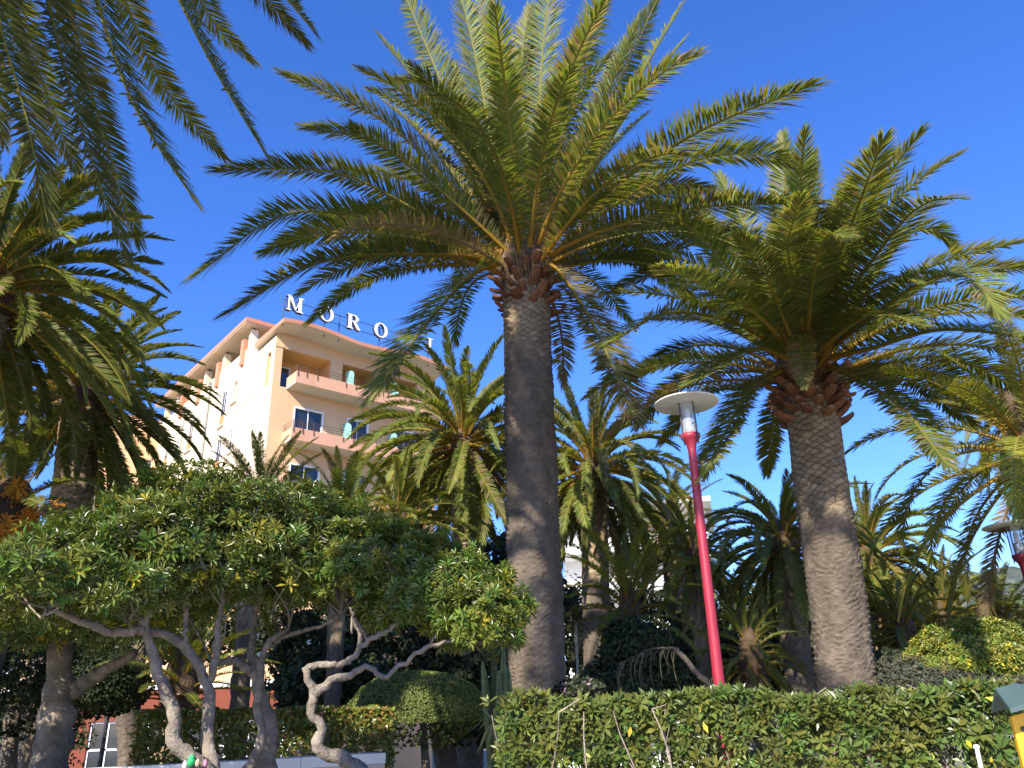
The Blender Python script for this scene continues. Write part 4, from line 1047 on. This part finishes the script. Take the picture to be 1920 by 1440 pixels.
A_ = PX(-60, 1440, 8.6); B_ = PX(722, 1423, 9.6)
wall_run('garden_wall', 'low whitewashed garden wall crossing behind the tree stems at lower left', A_[:2], B_[:2], (A_[2] + B_[2]) / 2, .3, .95)
A_ = PX(1690, 1434, 5.6); B_ = PX(1935, 1424, 5.9)
wall_run('kerb_wall', 'low pale stone wall under the hedge beside the yellow board', A_[:2], B_[:2], (A_[2] + B_[2]) / 2, .25, .8)
A_ = PX(1040, 1425, 7.2); B_ = PX(1330, 1412, 7.2)
wall_run('planter_wall', 'peach planter wall with white rim glimpsed through the hedge', A_[:2], B_[:2], (A_[2] + B_[2]) / 2, .4, .9, m=M_PEACH)


def hedge(label, p0, p1, depth, z0, z1, nros, size, seed, col, yellow, stems=40, name='hedge', rosette=True, group=None, ycol=(.30, .22, .03), fill=.5):
    rng = np.random.default_rng(seed); p0 = np.asarray(p0[:2]); p1 = np.asarray(p1[:2]); L = np.linalg.norm(p1 - p0); ang = math.atan2(*(p1 - p0)[::-1])
    r = thing(name, label, 'hedge', (p0[0], p0[1], 0), ang, group)
    n = nros; f = rng.random(n); x = rng.uniform(0, L, n); y = rng.uniform(0, depth, n); z = z0 + (z1 - z0) * rng.random(n) ** (.55 if rosette else .8)
    A = rng.normal(0, .4, (n, 3)) + [0, -.3, .5]
    k = f < .34; z[k] = z1 - np.abs(rng.normal(0, .04, k.sum())); A[k] += [0, 0, 1.0]
    k = (f >= .34) & (f < .34 + fill); y[k] = np.abs(rng.normal(0, .06, k.sum())); A[k] += [0, -1.0, .2]
    k = (f > .94); x[k] = np.where(rng.random(k.sum()) < .5, 0, L) + rng.normal(0, .04, k.sum())
    lump = .05 * vnoise(x * 2.1, y * 2, seed) + .03 * vnoise(x * 6, z * 6, seed + 2)
    z = z + lump * ((z - z0) / (z1 - z0)); y = y + lump
    mb = MB(); C = np.stack([x, y, z], 1)
    if rosette: rosettes(mb, C, A, size, rng, nl=9, col=col, yellow=yellow, wid=.34)
    else: leaves(mb, C, A, size, rng, col, .5, yellow, ycol)
    mb.build('foliage', M_LEAF, r)['kind'] = 'stuff'
    if stems:
        mb = MB()
        for i_ in range(stems):
            sx = rng.uniform(.05, L - .05); sy = rng.uniform(.07, depth * .7); q = [np.array([sx, sy, 0 if z0 > .3 else -.2])]
            q[0][2] = max(0, z0 - .6)
            while q[-1][2] < z1 - .22 and len(q) < 7: q.append(q[-1] + [rng.normal(0, .05), rng.normal(0, .04), (z1 - .06 - q[0][2]) / 6])
            mb.tube(spline(q, 10), np.linspace(.010, .004, 10), 5, col=np.array([.24, .20, .15]) * rng.uniform(.7, 1.2), cap=False)
            for _ in range(2):
                s_ = q[rng.integers(1, len(q))]; mb.tube(np.array([s_, s_ + [rng.normal(0, .10), rng.normal(-.05, .06), rng.uniform(.02, .10)]]), [.006, .003], 4, col=(.28, .23, .17), cap=False)
        mb.build('stems', M_BARK, r, smooth=True)['kind'] = 'stuff'
    return r


a_ = PX(938, 1310, 5.3); c_ = PX(1905, 1310, 5.5); zt = PX(1400, 1304, 5.3)[2]
front_hedge = hedge('long leafy hedge with bare stems and yellow leaves along the front', a_, c_, .75, 1.28, zt, 2700, .064, 21, (.100, .145, .028), .0, 130, name='front_hedge', fill=.34)
# fallen-yellow leaves caught in it
mb = MB(); rng = np.random.default_rng(77); C = np.stack([rng.uniform(.1, 3.4, 46), rng.uniform(-.08, .1, 46), rng.uniform(1.35, zt - .05, 46)], 1)
leaves(mb, C, np.tile([0, -1., .2], (46, 1)), .06, rng, (.50, .42, .03), .4, jit=.7); mb.build('yellow_leaves', M_LEAF, front_hedge)['kind'] = 'stuff'
a_ = PX(262, 1330, 11.2); c_ = PX(738, 1330, 11.2); zt = PX(500, 1330, 11.2)[2]
hedge('clipped hedge with reddish tips behind the white wall and tree stems', a_, c_, .8, .9, zt, 12500, .075, 22, (.150, .185, .030), .14, 0, rosette=False, ycol=(.28, .14, .03))


def bush(name, label, domes, n, size, seed, col, yellow=0.0, cat='bush', trunkpx=None, mat=None, rosette=False, group=None, zmin=-.45, lump=.06, thick=.04, wid=.5, ycol=(.30, .24, .03), gap=-1.4, jit=.7, nl=9):
    rng = np.random.default_rng(seed); c0 = PX(*domes[0][:3]); base = np.array([c0[0], c0[1], 0.]); base[2] = ground_z(base[0], base[1])
    r = thing(name, label, cat, base, 0, group); mb = MB(); tot = sum(np.prod(d[3]) ** .667 for d in domes)
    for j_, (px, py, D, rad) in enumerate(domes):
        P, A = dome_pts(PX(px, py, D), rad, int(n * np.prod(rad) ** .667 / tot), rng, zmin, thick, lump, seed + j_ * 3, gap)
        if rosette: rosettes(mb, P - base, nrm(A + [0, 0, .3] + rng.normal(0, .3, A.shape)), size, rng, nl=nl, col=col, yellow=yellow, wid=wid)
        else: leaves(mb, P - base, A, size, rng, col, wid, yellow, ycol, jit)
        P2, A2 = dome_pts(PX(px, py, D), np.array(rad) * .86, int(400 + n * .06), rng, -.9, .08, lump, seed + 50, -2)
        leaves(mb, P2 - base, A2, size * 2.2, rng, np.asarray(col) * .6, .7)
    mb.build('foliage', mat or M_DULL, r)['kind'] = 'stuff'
    if trunkpx:
        (x0, y0), (x1, y1), D, rt = trunkpx
        q0 = PX(x0, y0, D); q1 = PX(x1, y1, D); q0[2] = base[2] - .1; t_ = MB(); P = spline([q0, (q0 + q1) / 2 + [.04, 0, 0], q1], 10) - base
        t_.tube(P, np.linspace(rt * 1.15, rt * .8, 10), 9, col=BARKC * .8, jit=.08, rng=rng); t_.build('trunk', M_BARK, r, smooth=True)
    return r


TOP = 'clipped topiary bushes'
bush('round_bush', 'neatly clipped mushroom-shaped bush on a single stem left of the big central trunk', [(782, 1338, 14.5, (1.2, 1.05, .68))], 24000, .04, 31, (.150, .195, .050), trunkpx=((797, 1440), (793, 1350), 14.4, .075), group=TOP, zmin=-.22, lump=.03, thick=.025, jit=.55)
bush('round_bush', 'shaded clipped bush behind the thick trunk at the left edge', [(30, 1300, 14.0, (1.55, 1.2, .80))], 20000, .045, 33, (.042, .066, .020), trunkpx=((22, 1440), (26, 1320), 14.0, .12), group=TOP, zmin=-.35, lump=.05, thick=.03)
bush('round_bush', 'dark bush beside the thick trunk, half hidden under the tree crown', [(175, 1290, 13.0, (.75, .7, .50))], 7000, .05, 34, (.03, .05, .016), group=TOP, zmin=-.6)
bush('round_bush', 'yellow-green clipped bush at the right edge below the hill', [(1842, 1255, 12.5, (.98, .9, .60))], 7500, .058, 35, (.120, .160, .024), .05, trunkpx=((1838, 1330), (1840, 1280), 12.5, .09), mat=M_LEAF, rosette=True, group=TOP, zmin=-.35, lump=.08, thick=.06, nl=6, wid=.42)
SH = 'shrubs of the garden'
bush('grey_shrub', 'grey-green shrub below the yellow-green bush', [(1760, 1300, 11.5, (.75, .5, .30)), (1690, 1285, 11.8, (.5, .5, .34)), (1880, 1305, 11.0, (.6, .5, .22)), (1830, 1315, 10.8, (.5, .4, .2))], 15000, .04, 37, (.085, .095, .06), group=SH, wid=.28, lump=.2, thick=.12)
bush('dark_shrub', 'dark olive shrub between the second big trunk and the grey shrub', [(1675, 1270, 12.6, (.42, .4, .34))], 6000, .045, 38, (.045, .06, .03), group=SH, lump=.2, thick=.12, wid=.32)
bush('evergreen', 'dark evergreen mass between central trunk and leaning branch', [(1190, 1225, 14.6, (.62, .6, .62)), (1165, 1290, 14.4, (.7, .6, .5)), (1235, 1280, 15.2, (.75, .6, .5)), (1195, 1215, 24.0, (1.9, 1.4, 1.6))], 16000, .085, 39, (.050, .072, .026), group=SH, lump=.22, thick=.12)
bush('evergreen', 'deep green shrub wall behind the lamp post and slim palms', [(1380, 1240, 27.0, (2.4, 1.4, 1.7)), (1530, 1240, 27.0, (2.4, 1.4, 1.8)), (1440, 1190, 30, (2.6, 1.5, 2.0)), (1310, 1270, 26.0, (1.6, 1.2, 1.3))], 16000, .15, 40, (.075, .100, .032), group=SH, lump=.25, thick=.15)
bush('evergreen', 'green tree mass behind the second big trunk and dry-skirted palm', [(1700, 1235, 29.0, (3.0, 1.6, 1.7)), (1610, 1210, 31.0, (2.2, 1.6, 2.2)), (1820, 1240, 30.0, (3.0, 1.6, 1.4)), (1930, 1220, 30.0, (2.4, 1.6, 1.6))], 16000, .15, 41, (.080, .105, .036), group=SH, lump=.25, thick=.15)
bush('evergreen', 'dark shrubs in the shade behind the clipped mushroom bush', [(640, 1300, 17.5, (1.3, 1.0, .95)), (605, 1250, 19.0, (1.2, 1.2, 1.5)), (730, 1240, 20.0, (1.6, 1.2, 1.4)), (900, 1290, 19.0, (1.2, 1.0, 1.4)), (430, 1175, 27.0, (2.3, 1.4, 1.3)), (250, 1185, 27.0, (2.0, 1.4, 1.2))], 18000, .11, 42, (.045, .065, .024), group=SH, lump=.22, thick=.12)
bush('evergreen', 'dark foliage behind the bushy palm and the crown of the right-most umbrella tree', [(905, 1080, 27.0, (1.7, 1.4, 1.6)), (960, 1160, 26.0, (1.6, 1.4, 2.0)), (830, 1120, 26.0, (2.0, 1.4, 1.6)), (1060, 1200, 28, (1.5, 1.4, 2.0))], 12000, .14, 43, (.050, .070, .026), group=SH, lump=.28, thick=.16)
bush('flowering_shrub', 'low shrub with pink and white flowers at the foot of the central trunk', [(1085, 1295, 9.5, (.28, .25, .14))], 1300, .045, 44, (.05, .07, .03), .14, group=SH, ycol=(.50, .30, .40), lump=.25, thick=.2)
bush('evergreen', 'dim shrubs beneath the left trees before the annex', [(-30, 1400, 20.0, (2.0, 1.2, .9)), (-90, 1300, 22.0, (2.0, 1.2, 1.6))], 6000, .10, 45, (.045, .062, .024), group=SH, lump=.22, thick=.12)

# columnar cactus-like spurge and spiky agave at the foot of the central palm
rng = np.random.default_rng(55); c0 = PX(935, 1400, 9.4); base = np.array([c0[0], c0[1], 0.])
r = thing('column_cactus', 'cluster of tall ribbed cactus columns between the round bush and central trunk', 'cactus', base)
for (x0, y0, x1, y1, D) in ((925, 1410, 905, 1240, 9.4), (935, 1410, 925, 1215, 9.5), (942, 1410, 944, 1215, 9.3), (947, 1410, 952, 1250, 9.4), (930, 1410, 912, 1270, 9.6), (938, 1410, 934, 1260, 9.2)):
    p0 = PX(x0, y0, D); p1 = PX(x1, y1, D); p0[2] = 0; P = spline([p0, (p0 + p1) / 2 + [rng.normal(0, .03), 0, 0], p1], 20) - base; mb = MB(); n = 10
    V = []
    for i_, p in enumerate(P):
        rr = (.032 if i_ < 18 else (.026 if i_ < 19 else .01)) * (1 + .08 * math.sin(i_ * 1.7))
        for k in range(n): V.append(p + np.array([math.cos(k * 2 * math.pi / n), math.sin(k * 2 * math.pi / n), 0]) * rr * (1.35 if k % 2 == 0 else .72))
    mb.add(V, [(i_ * n + k, i_ * n + (k + 1) % n, (i_ + 1) * n + (k + 1) % n, (i_ + 1) * n + k) for i_ in range(19) for k in range(n)], col=np.array([.11, .14, .06]) * rng.uniform(.8, 1.3)); mb.build('column', M_BARK, r)
mb = MB(); C = np.stack([rng.normal(-.02, .08, 300), rng.normal(0, .08, 300), rng.uniform(2.35, 2.72, 300)], 1)
leaves(mb, C, np.tile([0, -.4, 1.], (300, 1)), .055, rng, (.10, .14, .03), .45); mb.build('leaf_tufts', M_LEAF, r)['kind'] = 'stuff'


def spiky(name, label, px, py, D, n, l, seed, col, stem=None, cat='plant', e=(-40, 80)):
    rng = np.random.default_rng(seed); c = PX(px, py, D); base = np.array([c[0], c[1], 0.]); r = thing(name, label, cat, base)
    mb = MB()
    for i_ in range(n):
        az = i_ * 2.39996; el = RAD(e[1] + (e[0] - e[1]) * i_ / n + rng.normal(0, 6)); d = np.array([math.cos(az) * math.cos(el), math.sin(az) * math.cos(el), math.sin(el)])
        s_ = nrm(np.cross(d, [0, 0, 1.])); L_ = l * rng.uniform(.8, 1.15); p = c - base
        q = [p, p + d * L_ * .5 + [0, 0, .02], p + d * L_ - [0, 0, L_ * .15]]; w = l * .045
        mb.add([q[0] - s_ * w * .6, q[0] + s_ * w * .6, q[1] + s_ * w, q[1] - s_ * w, q[2]], [(0, 1, 2, 3)], [(3, 2, 4)], col=np.asarray(col) * rng.uniform(.7, 1.3))
    mb.build('leaf_rosette', M_PALM, r)
    if stem:
        P = spline([np.array([stem[0], 0, 0]), np.array([stem[0] * .4, .02, (c - base)[2] * .6]), c - base], 12); t = MB(); t.tube(P, np.linspace(.035, .025, 12), 7, col=(.30, .26, .2), jit=.08, rng=rng); t.build('stem', M_BARK, r, smooth=True)
    return r


spiky('dracaena', 'small spiky rosette on a thin bare stem beside the central trunk', 1080, 1162, 14.0, 70, .34, 61, (.12, .10, .035), (-.08,))
spiky('agave', 'pale spiky agave leaves below the cactus columns', 926, 1352, 9.0, 26, .34, 62, (.26, .28, .14), None, e=(-75, 40))

# leaning dead branch with drooping twigs
rng = np.random.default_rng(66); c0 = PX(1345, 1310, 12.5); base = np.array([c0[0], c0[1], 0.])
r = thing('dead_tree', 'leaning dead trunk with drooping bare twigs beside the red lamp post', 'tree', base)
limb(r, 'trunk', [(1352, 1390), (1340, 1300), (1300, 1255), (1268, 1215)], 12.5, [.07, .06, .045, .035], base, rng, dark=.55)
limb(r, 'branch', [(1268, 1216), (1215, 1218), (1175, 1240), (1150, 1262)], 12.5, [.028, .016, .010, .006], base, rng, sides=6, dark=.55)
mb = MB()
for i_ in range(26):
    f_ = rng.random(); p = PX(1268 - 110 * f_, 1216 + 30 * f_ ** 2, 12.5 + rng.normal(0, .1)) - base; e_ = p + [rng.normal(-.06, .06), rng.normal(0, .06), -rng.uniform(.15, .55)]
    mb.tube(spline([p, (p + e_) / 2 + [-.04, 0, .03], e_], 6), np.linspace(.009, .004, 6), 4, col=np.array([.15, .14, .08]) * rng.uniform(.7, 1.2), cap=False)
mb.build('twigs', M_BARK, r)['kind'] = 'stuff'

# ------------------------------------------------------------------ lamps
def lamp(label, px, py, D, bpx, bpy, seed):
    top = PX(px, py, D); q = PX(bpx, bpy, D); base = q + (q - top) * (q[2] / (top[2] - q[2])); base[2] = 0
    base[:2] = top[:2] + (base[:2] - top[:2]) * .5
    r = thing('street_lamp', label, 'lamp', base, 0, 'red lamp posts with flat white discs')
    T = top - base; ax = T / np.linalg.norm(T)
    H = T[2]
    lean = lambda z: T * (z / H)
    p = MB(); p.tube(np.array([lean(0), lean(H - .62)]), [.068, .047], 20, cap=False); p.build('pole', M_RED, r, smooth=True)
    o_ = lean(H - .62)
    p = MB(); p.lathe([(.048, -.02), (.052, .0), (.06, .04), (.095, .09), (.112, .115), (.112, .155), (.10, .157), (.0, .157)], 24, o_); p.build('collar', M_RED, r, smooth=True)
    p = MB(); p.lathe([(.088, .158), (.088, .52)], 24, o_); p.build('glass_cylinder', M_CLEAR, r, smooth=True)
    p = MB(); p.lathe([(.0, .158), (.062, .16), (.066, .30), (.060, .31), (.0, .31)], 20, o_); p.build('reflector', M_CHROME, r, smooth=True)
    p = MB(); p.lathe([(.02, .31), (.03, .34), (.03, .44), (.01, .47)], 10, o_); p.build('bulb', M_WHITE, r, smooth=True)
    for k in range(4):
        a_ = RAD(28 + 90 * k); x, y = .112 * math.cos(a_), .112 * math.sin(a_)
        p = MB(); p.tube(np.array([o_ + [x, y, .06], o_ + [x, y, .53]]), .0075, 6); p.build('rod', M_IRON, r)
    p = MB(); p.lathe([(.0, .532), (.36, .53), (.375, .535), (.375, .545), (.36, .552), (.10, .575), (.05, .60), (.0, .61)], 48, o_); p.build('disc', M_DISC, r, smooth=True)
    return r


lamp('red lamp post with white disc standing between the two big palms', 1286, 745, 9.0, 1347, 1300, 1)
lamp('red lamp post cut by the right edge, smaller and further off', 1897, 975, 12.6, 1945, 1160, 2)

# yellow notice board with little roof, at the right edge
q = PX(1905, 1350, 4.3); r = thing('notice_board', 'yellow wooden board with scalloped dark roof at the right edge beside the hedge', 'sign', (q[0], q[1], 0), RAD(-14))
p = MB(); top = PX(1905, 1334, 4.3)[2]; x0 = PX(1892, 1334, 4.3)[0] - q[0]
n = 9; xs_ = np.linspace(x0, x0 + .62, n); zt_ = top - .02 + .05 * np.sin(np.linspace(0, math.pi, n))
V = [(x, 0, 0.35) for x in xs_] + [(x, 0, z) for x, z in zip(xs_, zt_)] + [(x, .035, 0.35) for x in xs_] + [(x, .035, z) for x, z in zip(xs_, zt_)]
p.add(V, [(i_, i_ + 1, n + i_ + 1, n + i_) for i_ in range(n - 1)] + [(2 * n + i_ + 1, 2 * n + i_, 3 * n + i_, 3 * n + i_ + 1) for i_ in range(n - 1)] + [(0, n, 3 * n, 2 * n), (n - 1, 2 * n - 1, 4 * n - 1, 3 * n - 1)]); p.build('board', M_YELLOW, r)
p = MB(); zr = top + .045
V = []
for y, z in ((-.12, zr - .03), (.02, zr + .05), (.16, zr - .03)):
    for i_, x in enumerate(np.linspace(x0 - .03, x0 + .65, n)): V.append((x, y, z + .02 * math.sin(i_ * math.pi / 2)))
for y, z in ((-.12, zr - .05), (.02, zr + .03), (.16, zr - .05)):
    for i_, x in enumerate(np.linspace(x0 - .03, x0 + .65, n)): V.append((x, y, z + .02 * math.sin(i_ * math.pi / 2)))
qd = [(r_ * n + i_, r_ * n + i_ + 1, (r_ + 1) * n + i_ + 1, (r_ + 1) * n + i_) for r_ in (0, 1, 3, 4) for i_ in range(n - 1)] + [(i_, i_ + 3 * n, i_ + 1 + 3 * n, i_ + 1) for i_ in range(n - 1)] + [(0, n, 4 * n, 3 * n), (n, 2 * n, 5 * n, 4 * n)]
p.add(V, qd); p.build('roof', M_GREENROOF, r)
for z in (top - .07, top - .28):
    p = MB(); p.lathe([(.0, -.006), (.010, -.006), (.012, .0), (.0, .0)], 8, (0, 0, 0)); o_ = p.build('bolt', M_IRON, r, loc=(x0 + .035, -.002, z)); o_.rotation_euler = (RAD(-90), 0, 0)
p = MB()
th = np.linspace(0, 2 * math.pi, 17)[:-1]; p.add([(x0 + .28 + .10 * math.cos(t_), -.004, top - .20 + .12 * math.sin(t_)) for t_ in th], None, [(0, i_, i_ + 1) for i_ in range(1, 15)]); p.build('brown_print', M_BLIND, r)
for x in (x0 + .06, x0 + .56):
    p = MB(); p.box((x - .03, .036, 0), (x + .03, .09, top - .05)); p.build('post', M_RAIL, r)
# thin white stake before the low wall
q = PX(1828, 1404, 5.3); p = MB(); p.tube(np.array([(0, 0, 0), (.01, 0, q[2])]), [.012, .011], 8); p.lathe([(.012, 0), (.017, .004), (.015, .018), (0, .022)], 8, (.01, 0, q[2]))
o_ = p.build('stake', M_WHITE, loc=(q[0], q[1], 0)); tag(o_, 'thin white stake before the hedge near the yellow board', 'stake')

# dark metal post of a street sign under the left trees
q = PX(208, 1300, 24.0); p = MB(); zt_ = PX(222, 1240, 24.0)[2]
p.tube(np.array([(0, 0, 0), (.0, 0, zt_ - GZ)]), [.07, .05], 10); p.lathe([(.11, 0), (.11, .5), (.075, .55)], 10); o_ = p.build('metal_post', M_IRON, loc=(q[0], q[1], GZ)); tag(o_, 'slim dark metal post in front of the shop windows', 'post')


# ------------------------------------------------------------------ parked cars, only roofs show above the wall
def car(label, px, D, paint, rz):
    q = PX(px, 1425, D); r = thing('parked_car', label, 'car', (q[0], q[1], GZ), rz, 'cars parked before the shops')
    prof = [(-2.05, .35), (-2.1, .62), (-1.95, .82), (-1.35, .90), (-.75, 1.38), (-.35, 1.45), (.55, 1.44), (1.35, 1.02), (2.0, .92), (2.12, .7), (2.1, .35)]
    def loft(ps, w0, w1, name, m, parent, zlim=.95):
        b = MB(); V = []; n = len(ps)
        for s in (-1, 1):
            for x, z in ps: V.append((x, s * (w0 if z < zlim else w0 - (z - zlim) / .5 * (w0 - w1)), z))
        b.add(V, [(i_, (i_ + 1) % n, (i_ + 1) % n + n, i_ + n) for i_ in range(n)], [(0, i_, i_ + 1) for i_ in range(1, n - 1)] + [(n, n + i_ + 1, n + i_) for i_ in range(1, n - 1)])
        return b.build(name, m, parent)
    bd = loft(prof, .86, .66, 'body', paint, r)
    b = MB(); b.add([(1.32, -.70, 1.06), (1.32, .70, 1.06), (.60, .62, 1.43), (.60, -.62, 1.43)], [(0, 1, 2, 3)]); b.add([(1.33, -.70, 1.07), (1.33, .70, 1.07), (.61, .62, 1.445), (.61, -.62, 1.445)], [(0, 1, 2, 3)]); b.build('windscreen', M_GLASS, bd)
    for s in (-1, 1):
        b = MB(); y0, y1 = s * .846, s * .70
        b.add([(1.15, y0, 1.0), (-1.15, y0, 1.0), (-.72, y1 + s * .02, 1.34), (.55, y1 + s * .02, 1.37)], [(0, 1, 2, 3)]); b.build('side_window', M_GLASS, bd)
        b = MB(); b.box((1.98, s * .72 - .14, .62), (2.13, s * .72 + .14, .78)); b.build('headlight', M_CHROME, bd)
        for x in (-1.3, 1.3):
            b = MB(); b.lathe([(.20, -.1), (.31, -.1), (.32, 0), (.31, .1), (.20, .1)], 18); w = b.build('wheel', M_TYRE, r, loc=(x, s * .80, .32)); w.rotation_euler = (RAD(90), 0, 0)
            b = MB(); b.lathe([(0, -.05), (.20, -.05), (.20, .05), (0, .05)], 12); b.build('rim', M_CHROME, w)
    return r


car('blue parked car with glinting windscreen beside the round bush stem', 768, 27.0, M_BLUE, RAD(200))
car('dark parked car roof behind the thick tree trunk', 125, 29.5, M_DARKCAR, RAD(178))
# small coloured rags tied round the winding stem
q = PX(372, 1418, 7.1); r = thing('toy_bundle', 'small bundle of green, pink and blue toys wedged in the winding stem', 'toys', (q[0], q[1], q[2] - .08))
for i_, (dx, dz, c, s_) in enumerate(((-.05, .05, (.05, .45, .14), .030), (-.095, .02, (.7, .6, .62), .022), (.0, .035, (.45, .33, .22), .020), (.01, -.06, (.02, .22, .34), .038), (.06, .03, (.6, .2, .3), .018))):
    mb = MB(); rg = np.random.default_rng(i_); mb.lathe([(.001, -s_ * 1.5), (s_ * .8, -s_), (s_, 0), (s_ * .75, s_ * .9), (s_ * .3, s_ * 1.4), (.001, s_ * 1.7)], 10, (dx, 0, dz), col=c); mb.build('toy', M_BARK, r, smooth=True)
